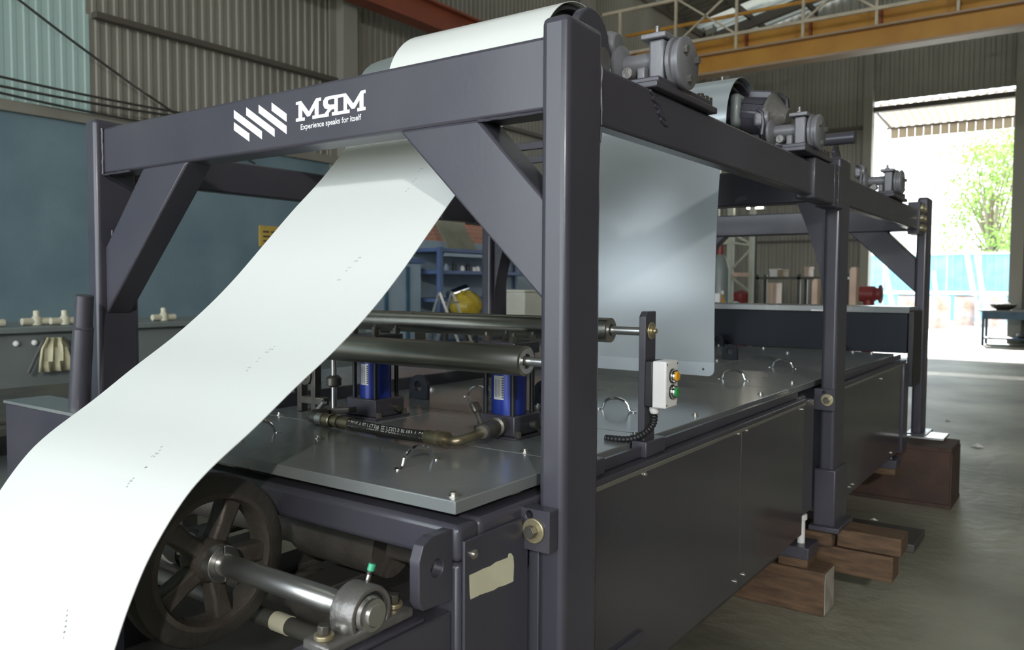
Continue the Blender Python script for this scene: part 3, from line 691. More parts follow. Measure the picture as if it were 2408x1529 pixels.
# ================================================================== guide rollers on the deck
def roller(y, z, r, x1, label):
    t = thing('guide_roller', (-1.5, y, z-r), label, 'roller')
    x0 = -2.10
    MB().lathe((x0, y, z), (1, 0, 0), [(r-.004, 0), (r, .002), (r, x1-x0-.002), (r-.004, x1-x0), (r*.55, x1-x0), (r*.55, x1-x0-.006), (0, x1-x0-.006)], 40).build('tube', 'roller', t)
    MB().ring((x1-.004, y, z), (x1+.0008, y, z), r-.006, r*.5, 32).build('end_cap', 'steel', t)
    MB().cyl((x0-.08, y, z), (-.861, y, z), .0105, 20).build('shaft', 'steel', t)
    return t
roller(1.47, 1.058, .034, -1.012, 'oiled steel guide roller in front of the blue cylinders')
roller(1.785, 1.115, .031, -.972, 'oiled steel guide roller behind the blue cylinders')
def upright(y, label, zt, zb=.806):
    t = thing('roller_bracket', (-.868, y, zb), label, 'bracket', 'roller brackets on the machine rim')
    MB().prism([(-.877, y-.028, zb), (-.877, y-.028, zt-.012), (-.877, y-.016, zt), (-.877, y+.028, zt), (-.877, y+.028, zb)], (.018, 0, 0)).build('upright', 'paint_dark', t, bevel=.002)
    MB().box(-.882, -.842, y-.05, y+.055, zb+.012, zb+.05).build('bracket_foot', 'paint_dark', t, bevel=.003)
    MB().cyl((-.859, y, zt-.047), (-.855, y, zt-.047), .021, 26).build('washer', 'brass', t, bevel=.0015)
    MB().lathe((-.855, y, zt-.047), (1, 0, 0), [(.012, 0), (.012, .004), (.006, .006), (.006, .011)], 18).build('shaft_nut', 'brass', t)
    return t
u2 = upright(1.775, 'dark flat bar bracket carrying the control box', 1.165)
upright(1.47, 'dark flat bar bracket hidden behind the front post', 1.108)
# control box
cb = thing('control_box', (-.82, 1.775, .94), 'small ivory and black push button box with yellow and green buttons', 'control box')
B(-.8585, -.838, 1.742, 1.808, .938, 1.048).build('back_shell', 'black', cb, bevel=.003)
B(-.838, -.802, 1.741, 1.809, .937, 1.049).build('cover', 'white_plastic', cb, bevel=.004, seg=3)
for z, mm, nm in ((1.013, 'yellowbtn', 'yellow_button'), (.975, 'greenbtn', 'green_button')):
    t = MB().lathe((-.802, 1.775, z), (1, 0, 0), [(.0175, 0), (.0175, .003)], 28).build('button_seal', 'black', cb)
    MB().lathe((-.799, 1.775, z), (1, 0, 0), [(.016, 0), (.016, .005), (.0145, .009), (.012, .009), (.012, .006), (0, .006)], 28).build('bezel', 'chrome', cb)
    MB().lathe((-.794, 1.775, z), (1, 0, 0), [(.0118, 0), (.0118, .006), (.010, .008), (0, .0085)], 24).build(nm, mm, cb)
for y in (1.746, 1.804):
    for z in (.945, 1.041): MB().cyl((-.802, y, z), (-.8012, y, z), .0025, 8).build('cover_screw', 'cast_grey', cb)
MB().lathe((-.842, 1.765, .938), (0, 0, -1), [(.012, 0), (.012, .012), (.010, .016), (.0085, .018)], 16).build('cable_gland', 'white_plastic', cb)
cpath = smooth_path([(-.842, 1.765, .922), (-.842, 1.762, .90), (-.850, 1.752, .882), (-.868, 1.742, .866), (-.895, 1.735, .856), (-.93, 1.735, .853), (-.96, 1.74, .851)], 10)
MB().tube(cpath, [.0088 if i % 3 else .0068 for i in range(len(cpath))], 12).build('corrugated_conduit', 'black', cb)

# ================================================================== blue cylinders, hose
def cylinder(x, label):
    y = 1.658
    t = thing('air_cylinder', (x, y, .847), label, 'cylinder', 'blue cylinders under the guide rollers')
    B(x-.07, x+.07, y-.07, y+.07, .8472, .853).build('mounting_plate', 'paint_dark', t, bevel=.001)
    B(x-.058, x+.058, y-.058, y+.058, .853, .903).build('base_block', 'paint_dark', t, bevel=.003)
    b = MB().cyl((x, y, .903), (x, y, 1.055), .045, 40).build('barrel', 'blue', t)
    for sx in (-1, 1):
        for sy in (-1, 1):
            MB().cyl((x+sx*.042, y+sy*.042, .903), (x+sx*.042, y+sy*.042, 1.092), .0065, 12).build('tie_rod', 'black', t)
            n = MB().hexa((x+sx*.042, y+sy*.042, 1.085), (x+sx*.042, y+sy*.042, 1.100), .011).build('tie_nut', 'bolt', t)
            MB().cyl((x+sx*.042, y+sy*.042, 1.100), (x+sx*.042, y+sy*.042, 1.108), .006, 10).build('stud_end', 'bolt', n)
    B(x-.056, x+.056, y-.056, y+.056, 1.055, 1.085).build('head_block', 'paint_dark', t, bevel=.003)
    # curved sticker with print
    vs = []; fs = []
    for i, a in enumerate(range(-112, -67, 5)):
        d = Vector((math.cos(R(a)), math.sin(R(a)), 0)); vs += [Vector((x, y, .940))+d*.0453, Vector((x, y, 1.000))+d*.0453]
        if i: fs.append((2*i-2, 2*i, 2*i+1, 2*i-1))
    s = MB().add(vs, fs).build('label_sticker', 'sticker', b)
    for k in range(9):
        a = R(-76); d = Vector((math.cos(a), math.sin(a), 0)); tg = Vector((-d.y, d.x, 0)); c = Vector((x, y, .944+.006*k))+d*.0456
        MB().prism([c-tg*.003, c+tg*.003, c+tg*.003+Vector((0, 0, .0038)), c-tg*.001+Vector((0, 0, .0038))], d*.0002).build('sticker_print', 'print_dark', s)
    for k in range(3):
        a = R(-88-8*k); d = Vector((math.cos(a), math.sin(a), 0)); tg = Vector((-d.y, d.x, 0)); c = Vector((x, y, .946))+d*.0456
        MB().prism([c-tg*.0006, c+tg*.0006, c+tg*.0006+Vector((0, 0, .045)), c-tg*.0006+Vector((0, 0, .045))], d*.0002).build('sticker_print', 'print_dark', s)
    for sx, sy in ((1, 1), (1, -1), (-1, -1)):
        MB().hexa((x+sx*.064, y+sy*.05, .853), (x+sx*.064, y+sy*.05, .868), .009).build('mounting_bolt', 'bolt', t)
    MB().cyl((x+.058, y+.02, .875), (x+.075, y+.02, .875), .012, 14).build('air_port', 'bolt', t)
cylinder(-1.195, 'blue tie rod cylinder beside the brass valve')
cylinder(-1.670, 'blue tie rod cylinder beside the hose elbow')
ha = thing('hose_assembly', (-1.4, 1.42, .847), 'black printed hose with oily brass fittings lying between the two cylinders', 'hose')
A0, A1 = Vector((-1.545, 1.435, .868)), Vector((-1.235, 1.405, .872))
mid = [A0.lerp(A1, i/10)+Vector((0, 0, -.004*math.sin(math.pi*i/10))) for i in range(11)]
hz = MB().tube(mid, .0145, 16).build('hose', 'hose', ha)
dd = (A1-A0).normalized(); nv = (EYE-(A0+A1)/2); nv = (nv-dd*nv.dot(dd)).normalized()
place_text('hose_print', 'C.75UE A-07 1.6Z.RM  EE 3-E352-R P6.ABA 4  CG', A0.lerp(A1, .04)+nv*.0150-Vector((0, 0, .0065)), A0.lerp(A1, .96)+nv*.0150-Vector((0, 0, .0065)), nv, 'hosetext', hz, 1.5)
def fit(p, q, prof, m='fitting', nm='fitting'): MB().lathe(p, Vector(q)-Vector(p), prof, 12).build(nm, m, ha)
e = -dd
fit(A0, A0+e, [(.0165, -.012), (.0165, .02), (.0145, .022), (.0145, .035)])
fit(A0+e*.035, A0+e*.06, [(.017, 0), (.017, .018), (.014, .02), (.014, .03)], nm='hex_nut')
fit(A0+e*.065, A0+e*.09, [(.018, 0), (.019, .004), (.017, .006), (.017, .03), (.019, .032), (.019, .036)], nm='hex_nut')
fit(A0+e*.10, A0+e*.12, [(.0165, 0), (.0165, .028)], 'steel', 'ferrule')
MB().tube(smooth_path([A0+e*.128, A0+e*.15, A0+e*.17+Vector((0, .008, 0)), A0+e*.185+Vector((0, .03, .0)), A0+e*.187+Vector((0, .07, 0))], 4), .0145, 12).build('elbow', 'bolt', ha)
fit(A1, A1+dd, [(.0165, -.015), (.0165, .02), (.019, .022), (.019, .028), (.015, .03), (.015, .045), (.019, .047), (.019, .052)])
MB().tube(smooth_path([A1+dd*.05, A1+dd*.075, A1+dd*.088+Vector((0, .015, .002)), A1+dd*.092+Vector((0, .05, .006)), A1+dd*.085+Vector((0, .09, .008))], 4), [.010]*3+[.011]*14, 12).build('elbow', 'fitting', ha)
vb = A1+dd*.088+Vector((0, .10, .010))
MB().lathe(vb, (-.02, .09, 0), [(.016, -.02), (.020, -.015), (.020, .02), (.018, .022), (.018, .055), (.024, .058), (.024, .075)], 14).build('valve_body', 'bolt', ha)
MB().cyl(vb+Vector((-.01, 0, .015)), vb+Vector((-.035, .01, .045)), .006, 10).build('valve_stem', 'bolt', ha)
MB().bar(vb+Vector((-.028, .01, .040)), vb+Vector((-.045, .012, .062)), .026, .012).build('valve_handle', 'bolt', ha, bevel=.004)
# left lever linkage by the hidden cylinder end
lk = thing('lever_linkage', (-1.86, 1.60, .847), 'dark lever linkage with eye bolt and clevis beside the cylinder', 'linkage')
for x, nm in ((-1.905, 'upright_bar'), (-1.845, 'upright_bar')):
    B(x-.010, x+.010, 1.575, 1.60, .8475, 1.025).build(nm, 'bolt', lk, bevel=.002)
B(-1.915, -1.835, 1.576, 1.599, 1.0, 1.022).build('top_bar', 'bolt', lk, bevel=.002)
B(-1.915, -1.80, 1.576, 1.599, .872, .895).build('lower_bar', 'bolt', lk, bevel=.003)
MB().ring((-1.875, 1.57, .955), (-1.875, 1.60, .955), .026, .012, 20).build('eye', 'bolt', lk)
MB().cyl((-1.765, 1.585, .85), (-1.765, 1.585, 1.06), .0085, 14).build('rod', 'steel', lk)
MB().lathe((-1.765, 1.585, .93), (0, 0, 1), [(.012, 0), (.022, .006), (.022, .026), (.012, .034)], 16).build('clevis', 'bolt', lk)
MB().hexa((-1.765, 1.585, .935), (-1.765, 1.585, .957), .0135).build('nut', 'chrome', lk)
MB().cyl((-1.835, 1.58, .852), (-1.80, 1.58, .885), .009, 12).build('pin', 'steel', lk)
lv = [(-1.83, 1.55, .862), (-1.74, 1.53, .868), (-1.72, 1.53, .878), (-1.655, 1.54, .885), (-1.655, 1.54, .870), (-1.72, 1.53, .862), (-1.83, 1.55, .850)]
MB().prism(lv, (0, .03, 0)).build('lever', 'bolt', lk, bevel=.003)
MB().bar((-2.02, 1.66, .89), (-2.045, 1.62, 1.03), .03, .012).build('stay_bar', 'black', lk)

# ================================================================== measuring wheel, shaft, pillow block
WY, WZ, WX = .893, .704, -1.322
wt = thing('rubber_wheel', (WX-.03, WY, WZ-.162), 'black rubber tyred wheel with five spokes on a steel shaft', 'wheel')
MB().lathe((WX-.062, WY, WZ), (1, 0, 0), [(.128, 0), (.148, .002), (.160, .010), (.1625, .022), (.1625, .045), (.158, .056), (.148, .062), (.128, .064), (.128, 0)], 64).build('tyre', 'rubber', wt)
rim = MB().lathe((WX-.058, WY, WZ), (1, 0, 0), [(.1285, 0), (.1285, .060), (.119, .062), (.113, .050), (.113, .008), (.1285, 0)], 64).build('rim', 'cast', wt)
MB().lathe((WX-.062, WY, WZ), (1, 0, 0), [(.036, 0), (.042, .012), (.042, .052), (.032, .070), (.022, .070)], 32).build('hub', 'cast', wt)
for k in range(5):
    a = R(66+72*k); dr = Vector((0, math.cos(a), math.sin(a))); tg = Vector((0, -math.sin(a), math.cos(a))); o = Vector((WX-.046, WY, WZ))
    pts = [o+dr*.034-tg*.017, o+dr*.034+tg*.017, o+dr*.072+tg*.0165, o+dr*.117+tg*.020, o+dr*.117-tg*.020, o+dr*.072-tg*.0165]
    MB().prism(pts, (.040, 0, 0)).build('spoke', 'cast', wt, bevel=.006, seg=2)
for a0 in (-87, 93):   # split collar in two halves with an open joint
    arc = [R(a0+174*k/18) for k in range(19)]
    MB().prism([(WX+.004, WY+.0345*math.cos(a), WZ+.0345*math.sin(a)) for a in arc] + [(WX+.004, WY+.0206*math.cos(a), WZ+.0206*math.sin(a)) for a in reversed(arc)], (.022, 0, 0)).build('shaft_collar', 'steel', wt, bevel=.001)
sh = MB().lathe((-1.72, WY, WZ), (1, 0, 0), [(.0195, 0), (.0205, .002), (.0205, .72), (.0185, .724), (.0185, .818), (.0165, .82)], 36).build('shaft', 'steel', wt)
MB().lathe((-1.47, WY, WZ), (1, 0, 0), [(.022, 0), (.036, .01), (.036, .05), (.03, .06)], 24).build('rear_collar', 'chrome', wt)
pb = thing('pillow_block', (-.935, WY, .66), 'grey cast pillow block with green grease cap bolted on the ledge', 'bearing')
B(-.978, -.892, WY-.105, WY+.105, .6602, .668).build('base_plate', 'paint_dark', pb, bevel=.002)
hb = B(-.964, -.906, WY-.095, WY+.095, .668, .686).build('foot', 'cast_grey', pb, bevel=.005)
MB().lathe((-.962, WY, WZ), (1, 0, 0), [(.041, 0), (.0455, .006), (.0455, .048), (.043, .053), (.0365, .053), (.0355, .046)], 48).build('housing', 'cast_grey', pb, bevel=.001)
B(-.955, -.915, WY-.052, WY+.052, .680, .706).build('pedestal', 'cast_grey', pb, bevel=.01)
MB().lathe((-.956, WY, WZ), (1, 0, 0), [(.0365, .01), (.0365, .040), (.030, .041)], 40).build('seal', 'black', pb)
MB().lathe((-.956, WY, WZ), (1, 0, 0), [(.030, .02), (.030, .042), (.0255, .046), (.0255, .052), (.0185, .052)], 40).build('inner_ring', 'steel', pb)
for s in (-1, 1):
    c = Vector((-.935, WY+s*.076, .686))
    MB().cyl(c, c+Vector((0, 0, .008)), .0155, 24).build('washer', 'brass', pb, bevel=.0015)
    MB().hexa(c+Vector((0, 0, .008)), c+Vector((0, 0, .022)), .0105).build('bolt_head', 'bolt', pb, bevel=.0012)
gn = Vector((-.948, WY+.028, WZ+.038)); gd = Vector((.1, .35, 1)).normalized()
MB().cyl(gn, gn+gd*.014, .004, 12).build('grease_nipple', 'zinc', pb)
MB().cyl(gn+gd*.010, gn+gd*.016, .0058, 12).build('nipple_collar', 'black', pb)
MB().cyl(gn+gd*.016, gn+gd*.028, .0062, 14).build('grease_cap', 'greencap', pb, bevel=.001)
rb = thing('cross_bar', (-1.3, 1.035, .52), 'dark round bar with a cream tape band below the wheel shaft', 'bar')
MB().cyl((-2.0, 1.035, .54), (-.986, 1.035, .54), .018, 24).build('bar', 'darksteel', rb)
MB().ring((-1.33, 1.035, .54), (-1.285, 1.035, .54), .0195, .018, 24).build('tape_band', 'tape', rb)

# ================================================================== left side box and pipe
lb = thing('side_box', (-2.5, 1.25, .0), 'dark steel box with grey top at the foot of the gantry post', 'box')
B(-2.80, -2.14, 1.14, 1.27, .0, .842).build('body', 'paint_dark', lb, bevel=.003)
B(-2.805, -2.135, 1.135, 1.275, .842, .852).build('top_plate', 'lid', lb, bevel=.002)
pp = thing('stepped_pipe', (-2.47, 1.2, .852), 'dark upright pipe with a weld step beside the gantry post', 'pipe')
p0, p1 = Vector((-2.462, 1.205, .8525)), Vector((-2.415, 1.205, 1.19)); pd = (p1-p0).normalized()
MB().lathe(p0, pd, [(.030, 0), (.0285, .235), (.028, .24)], 32).build('lower_tube', 'paint', pp)
MB().lathe(p0+pd*.24, pd, [(.0255, 0), (.025, .10)], 32).build('upper_tube', 'paint', pp, bevel=.002)
MB().lathe(p0+pd*.238, pd, [(.028, 0), (.0295, .003), (.026, .008)], 24).build('weld_bead', 'paint', pp)

# ================================================================== supports under the machine
def timber(name, x0, x1, y0, y1, z0, z1, label, end=True, rz=0):
    t = thing(name, ((x0+x1)/2, (y0+y1)/2, z0), label, 'timber', 'timber packing under the machine')
    B(x0, x1, y0, y1, z0, z1).build('beam', 'wood', t, bevel=.005)
    if end: B(x1, x1+.002, y0+.006, y1-.006, z0+.006, z1-.006).build('sawn_end', 'wood_end', t)
    t.rotation_euler = (0, 0, rz); return t
timber('timber_block', -1.25, -.765, 3.06, 3.20, .0, .165, 'thick dark timber block with dusty sawn end on the floor')
timber('timber_beam', -1.2, -.575, 3.29, 3.41, .10, .20, 'long timber beam under the two short planks', False)
timber('timber_plank', -.78, -.548, 3.29, 3.43, .205, .275, 'short light plank lying on the long timber beam', False)
timber('timber_plank', -1.0, -.79, 3.26, 3.42, .205, .262, 'short dark plank under the foot of the middle post', False)
timber('timber_block', -1.25, -.95, 3.24, 3.46, .0, .10, 'hidden timber block under the long beam', False)
jk = thing('levelling_jack', (-.87, 3.12, .165), 'white levelling bolt on stacked steel pads beside the side panel', 'jack')
B(-.94, -.83, 3.07, 3.20, .1655, .20).build('wood_pad', 'wood', jk, bevel=.003)
B(-.945, -.825, 3.065, 3.205, .20, .245).build('steel_pad', 'paint_dark', jk, bevel=.003)
MB().cyl((-.872, 3.13, .245), (-.872, 3.13, .335), .014, 18).build('bolt_shank', 'white_plastic', jk)
MB().cyl((-.872, 3.13, .335), (-.872, 3.13, .357), .021, 20).build('bolt_head', 'white_plastic', jk, bevel=.002)
jk2 = dup(jk, (.02, 1.55, .06), 'white levelling bolt on stacked pads near the rusty beam')
hbm = thing('h_beam', (-1.5, 5.1, 0), 'rusty wide flange steel beam lying across the floor under the machine', 'beam')
B(-2.9, -.585, 4.97, 5.33, .0, .022).build('bottom_flange', 'rust', hbm, bevel=.003)
B(-2.9, -.592, 5.13, 5.155, .022, .312).build('web', 'rust', hbm)
B(-2.9, -.592, 4.98, 5.33, .312, .335).build('top_flange', 'rust', hbm, bevel=.003)
B(-.597, -.588, 4.985, 5.325, .022, .312).build('end_plate', 'rust', hbm)
B(-1.9, -.598, 4.985, 4.995, .022, .312).build('face_plate', 'rust', hbm)
tag(B(-.86, -.66, 5.2, 5.42, .336, .35).build('foot_plate', 'steel', bevel=.003), 'bright foot plate of the far gantry post on the rusty beam', 'plate')
fs_ = thing('floor_beam', (-.9, 4.2, 0), 'dark steel bar lying on the floor ahead of the rusty beam', 'beam')
B(-2.2, -.62, 4.05, 4.35, .0, .04).build('bar', 'darksteel', fs_, bevel=.004)
MB().lathe((-.80, 4.05, .02), (0, -1, 0), [(.006, 0), (.006, .006)], 10).build('stud', 'zinc', fs_)

# ================================================================== left background
def leftbg():
    t = thing('grey_machine_table', (-5.4, 2.4, 0), 'grey green enamelled machine bed standing before the teal wall', 'machine')
    B(-5.75, -5.05, .2, 4.9, .12, .93).build('body', 'greybench', t, bevel=.01)
    B(-5.8, -5.0, .1, 5.0, .93, .965).build('top_plate', 'greybench', t, bevel=.006)
    for y in (.4, 1.8, 3.2, 4.7): B(-5.7, -5.1, y-.08, y+.08, 0, .12).build('foot', 'darksteel', t)
    for y in (2.12, 2.22): MB().sphere((-5.045, y, .87), .018, 10).build('knob', 'white_plastic', t)
    for k, (y, z) in enumerate(((2.0, .968), (2.28, .968), (2.42, .968), (3.10, .968), (1.90, .968))):
        c = thing('clamp_handle', (-5.1-.05*(k % 2), y, z), ('cream winged clamp handle above the two white knobs', 'cream winged clamp handle right above the hanging rag', 'cream winged clamp handle half hidden by the pipe', 'cream winged clamp handle beyond the gantry post', 'cream winged clamp handle at the open end of the grey bed')[k], 'handle')
        x = -5.1-.05*(k % 2)
        MB().cyl((x, y-.085, z+.022), (x, y+.085, z+.022), .022, 12).build('bar', 'creampart', c, bevel=.004)
        MB().lathe((x, y, z), (0, 0, 1), [(.03, 0), (.03, .04), (.018, .055), (.018, .085), (0, .09)], 14).build('hub', 'creampart', c)
    # rag hanging on the front
    rg = []
    for z, w in ((.90, .05), (.84, .075), (.76, .085), (.70, .085)): rg.append((w, z))
    m = MB(); N = 8
    for i, (w, z) in enumerate(rg):
        for j in range(N+1): m.v.append(Vector((-5.0+.03+.018*math.sin(j*2.2+i), 2.30+(j/N-.5)*2*w, z)))
    for i in range(len(rg)-1):
        for j in range(N): m.f.append((i*(N+1)+j, i*(N+1)+j+1, (i+1)*(N+1)+j+1, (i+1)*(N+1)+j))
    r = m.build('rag', 'clothes'); sd = r.modifiers.new('solid', 'SOLIDIFY'); sd.thickness = .012
    tag(r, 'cream rag hanging down the front of the grey machine bed', 'rag')
    for y in (2.15, 2.45):
        q = MB().bar((-5.0+.025, 2.30+(y-2.3)*.35, .90), (-5.0+.03, y, .70), .02, .012).build('bracket_strap', 'steel', t)
    # steel plates on low trestles
    pl = thing('steel_plate_stack', (-4.1, 1.7, 0), 'pile of dark steel plates on trestles beside the grey machine bed', 'plate')
    B(-4.6, -3.4, .6, 2.65, .63, .66).build('plate', 'darksteel', pl, bevel=.003)
    B(-4.55, -3.5, .5, 2.5, .66, .675).build('plate', 'darksteel', pl, bevel=.003)
    B(-4.2, -3.1, .7, 2.3, .47, .50).build('plate', 'greybench', pl, bevel=.003)
    for x in (-4.4, -3.5):
        for y in (.8, 2.2): B(x-.04, x+.04, y-.04, y+.04, 0, .63 if x < -4 else .47).build('trestle_leg', 'darksteel', pl)
    MB().bar((-3.8, 2.35, .55), (-3.9, 2.5, .70), .05, .02).build('offcut', 'steel', pl)
    MB().tube([(-4.1+.15*math.cos(R(a)), 2.4, .62+.09*math.sin(R(a))) for a in range(180, 361, 15)], .01, 8).build('bent_strap', 'darksteel', pl)
    t2 = thing('parts_rack', (-5.85, 5.7, 0), 'low dark rack with grey trays by the teal wall', 'rack')
    B(-6.2, -5.5, 5.1, 6.3, .80, .90).build('tray', 'greybench', t2, bevel=.01)
    B(-6.25, -5.45, 5.05, 6.35, .90, .93).build('tray_rim', 'darksteel', t2)
    for y in (5.2, 6.2):
        for x in (-6.1, -5.6): B(x-.04, x+.04, y-.04, y+.04, 0, .80).build('leg', 'darksteel', t2)
leftbg()
sg = thing('wall_notice', (-7.98, 6.4, 1.6), 'yellow notice board with lines of text on the teal wall', 'sign')
n0, n1 = onX(609, 530, XL+.01), onX(609, 580, XL+.01)
B(XL+.001, XL+.02, n0.y, n0.y+.75, n1.z, n0.z).build('board', 'signyellow', sg, bevel=.006)
for k in range(4):
    z = n0.z-.06-.055*k
    for j in range(6-(k == 3)*3):
        y = n0.y+.05+.115*j
        B(XL+.02, XL+.0215, y, y+.085+.012*((j+k) % 2), z-.022, z).build('text_line', 'bolt', sg)
# cables along the left wall
for k, (a, b, s) in enumerate((((0, 170), (430, 258), .05), ((0, 192), (420, 266), .05), ((0, 212), (300, 275), .03), ((70, 0), (430, 262), .1))):
    pa, pb2 = onX(a[0], a[1], XL+.12), onX(b[0], b[1], XL+.12); ext = (pb2-pa)*.6
    pts = [pa-ext+(pb2-pa+ext*2)*(i/16)-Vector((0, 0, s*math.sin(math.pi*i/16))) for i in range(17)]
    tag(MB().tube(pts, .012, 6).build('wall_cable', 'cableblack'), ('upper of three dark cables strung level along the left wall', 'middle of three dark cables strung level along the left wall', 'lowest of three dark cables strung level along the left wall', 'dark cable slanting steeply down the green sheeting')[k], 'cable')
# blue shelves beyond the gantry
sv = thing('blue_shelf_unit', (-7.1, 9.6, 0), 'blue steel shelf unit with clutter against the brick wall', 'shelf')
SXa, SXb = -7.75, -7.1
for x in (SXa, SXb):
    for y in (8.25, 10.9): B(x-.03, x+.03, y-.03, y+.03, 0, 1.72).build('post', 'shelfblue', sv)
for z in (.35, .98, 1.36, 1.66): B(SXa, SXb, 8.25, 10.9, z, z+.05).build('shelf_board', 'shelfblue', sv, bevel=.004)
B(SXb+.031, SXb+.04, 8.3, 10.85, 1.60, 1.645).build('front_strip', 'lightblue', sv)
B(SXa-.02, SXa-.005, 8.2, 10.9, .3, 1.7).build('back_sheet', 'lightblue', sv)
bo = MB().prism([(-7.3, 8.66, 1.712), (-7.3, 9.28, 1.712), (-7.6, 9.25, 2.20), (-7.6, 8.62, 2.20)], (.02, 0, .01)).build('leaning_board', 'board')
tag(bo, 'olive metal board leaning on the shelf top against the bricks', 'board')
for k, (y, h, mm) in enumerate(((8.5, .09, 'lightblue'), (8.68, .14, 'black'), (8.85, .07, 'white_plastic'), (8.98, .12, 'black'), (9.12, .06, 'white_plastic'), (9.2, .07, 'white_plastic'))):
    tag(MB().lathe((-7.2, y, 1.411), (0, 0, 1), [(.035, 0), (.035, h*.6), (.02, h*.8), (.02, h), (0, h)], 12).build('shelf_jar', mm), ('squat pale blue jar on the blue middle shelf', 'tallest black jar on the blue middle shelf', 'white jar between two black jars on the shelf', 'slim black jar between white jars on the shelf', 'white jar beside the slim black jar', 'last white jar at the end of the jar row')[k], 'jar')
tag(MB().cyl((-7.18, 8.55, 1.08), (-7.3, 9.05, 1.16), .06, 18).build('metal_duct', 'chrome'), 'silver metal tube lying on the lower blue shelf', 'tube')
tag(MB().sphere((-7.15, 8.62, 1.06), .05, 10, (1, 1.6, .8)).build('rag_bundle', 'yellowbag'), 'small ochre rag beside the silver tube', 'rag')
tag(MB().sphere((-7.12, 8.90, 1.055), .045, 10, (1, 2.2, .8)).build('white_rag', 'white_plastic'), 'white rag on the lower blue shelf', 'rag')
yb = MB().sphere((-6.85, 8.50, .93), .21, 22, (1, 1.05, .95))
for v in yb.v: v += Vector((random.uniform(-1, 1), random.uniform(-1, 1), random.uniform(-1, 1)))*.018
tag(yb.build('yellow_bag', 'yellowbag', angle=50), 'bulging yellow plastic bag on a stand by the blue shelf', 'bag')
st_ = thing('low_stand', (-6.8, 8.6, 0), 'dark low stand under the yellow bag', 'stand')
B(-7.05, -6.6, 8.2, 8.95, .69, .73).build('top', 'darksteel', st_)
for y in (8.25, 8.9):
    for x in (-7.0, -6.65): B(x-.025, x+.025, y-.025, y+.025, 0, .69).build('leg', 'darksteel', st_)
lad = thing('step_ladder', (-6.6, 7.6, 0), 'grey folding step ladder standing before the blue shelf', 'ladder')
for dy in (0, .12): MB().bar((-6.5, 7.55+dy*2, 1.12), (-6.2, 7.85+dy*2.2, 0), .04, .03).build('rail', 'steel', lad)
for dy in (0, .12): MB().bar((-6.5, 7.55+dy*2, 1.12), (-6.9, 7.50+dy*2, 0), .04, .03).build('rear_rail', 'steel', lad)
for z in (.25, .5, .75, 1.0):
    t = (1.12-z)/1.12; MB().bar((-6.5+.3*t, 7.55+.3*t, z), (-6.5+.3*t, 7.81+.32*t, z), .07, .02).build('tread', 'steel', lad)
wb = thing('white_bin', (-6.6, 9.4, 0), 'white tapered plastic bin beyond the middle gantry post', 'bin')
w0 = [(-6.75, 9.15), (-6.35, 9.15), (-6.35, 9.60), (-6.75, 9.60)]; w1 = [(-6.85, 9.02), (-6.25, 9.02), (-6.25, 9.72), (-6.85, 9.72)]
MB().add([(x, y, .5) for x, y in w0]+[(x, y, 1.12) for x, y in w1], [(3, 2, 1, 0), (0, 1, 5, 4), (1, 2, 6, 5), (2, 3, 7, 6), (3, 0, 4, 7), (4, 5, 6, 7)]).build('body', 'whitebin', wb, bevel=.02)
B(-6.87, -6.23, 9.0, 9.74, 1.12, 1.15).build('rim', 'whitebin', wb, bevel=.008)
B(-6.75, -6.35, 9.15, 9.60, 0, .5).build('plinth', 'darksteel', wb)
# pale cabinet left of the shelves
ck = thing('glass_cabinet', (-7.4, 7.6, 0), 'pale blue cabinet beside the blue shelf unit', 'cabinet')
B(-7.85, -7.3, 6.9, 8.1, 0, 1.5).build('body', 'lightblue', ck, bevel=.01)
for y in (7.0, 7.4, 7.8): B(-7.3, -7.28, y, y+.06, .1, 1.45).build('door_stile', 'tableblue', ck)
B(-7.88, -7.27, 6.85, 8.15, 1.5, 1.56).build('top', 'shelfblue', ck)

# ================================================================== far end furniture
def at(px, py, Y): return onY(px, py, Y)
rk = thing('pallet_rack', (-4.4, 12.5, 0), 'pale green pallet rack frame with zigzag bracing', 'rack')
Ya = 12.0
xa, xb = at(1718, 600, Ya).x, at(1768, 600, Ya).x
B(xa-.045, xa+.045, Ya-.04, Ya+.04, 0, 2.75).build('post', 'rackgreen', rk)
B(xb-.03, xb+.03, Ya-.04, Ya+.04, 0, 2.75).build('post', 'rackgreen', rk)
zs = [at(1720, y, Ya).z for y in (550, 580, 645, 652, 700)]
MB().bar((xa, Ya, at(1720, 548, Ya).z), (xb, Ya, at(1768, 575, Ya).z), .03).build('diagonal', 'rackgreen', rk)
MB().bar((xa, Ya, at(1720, 570, Ya).z), (xb, Ya, at(1768, 577, Ya).z), .03).build('strut', 'rackgreen', rk)
MB().bar((xb, Ya, at(1768, 583, Ya).z), (xa, Ya, at(1720, 638, Ya).z), .03).build('diagonal', 'rackgreen', rk)
MB().bar((xa, Ya, at(1720, 646, Ya).z), (xb, Ya, at(1768, 646, Ya).z), .05, .06).build('strut', 'pink', rk)
MB().bar((xa, Ya, at(1720, 650, Ya).z), (xb, Ya, at(1768, 688, Ya).z), .03).build('diagonal', 'rackgreen', rk)
B(xa-2.6, xa-.05, Ya-.03, Ya+.03, at(1700, 575, Ya).z, at(1700, 562, Ya).z).build('shelf_beam', 'rackgreen', rk)
ws = thing('steel_shelving', (-3.6, 17, 0), 'dark steel shelving with boxes along the back wall', 'shelf')
Yw = 16.5
X0, X1 = at(1778, 650, Yw).x, at(1985, 650, Yw).x
for z in (.25, at(1830, 705, Yw).z-.25, at(1830, 650, Yw).z-.06): B(X0, X1, Yw, Yw+.55, z, z+.05).build('shelf_board', 'darksteel', ws)
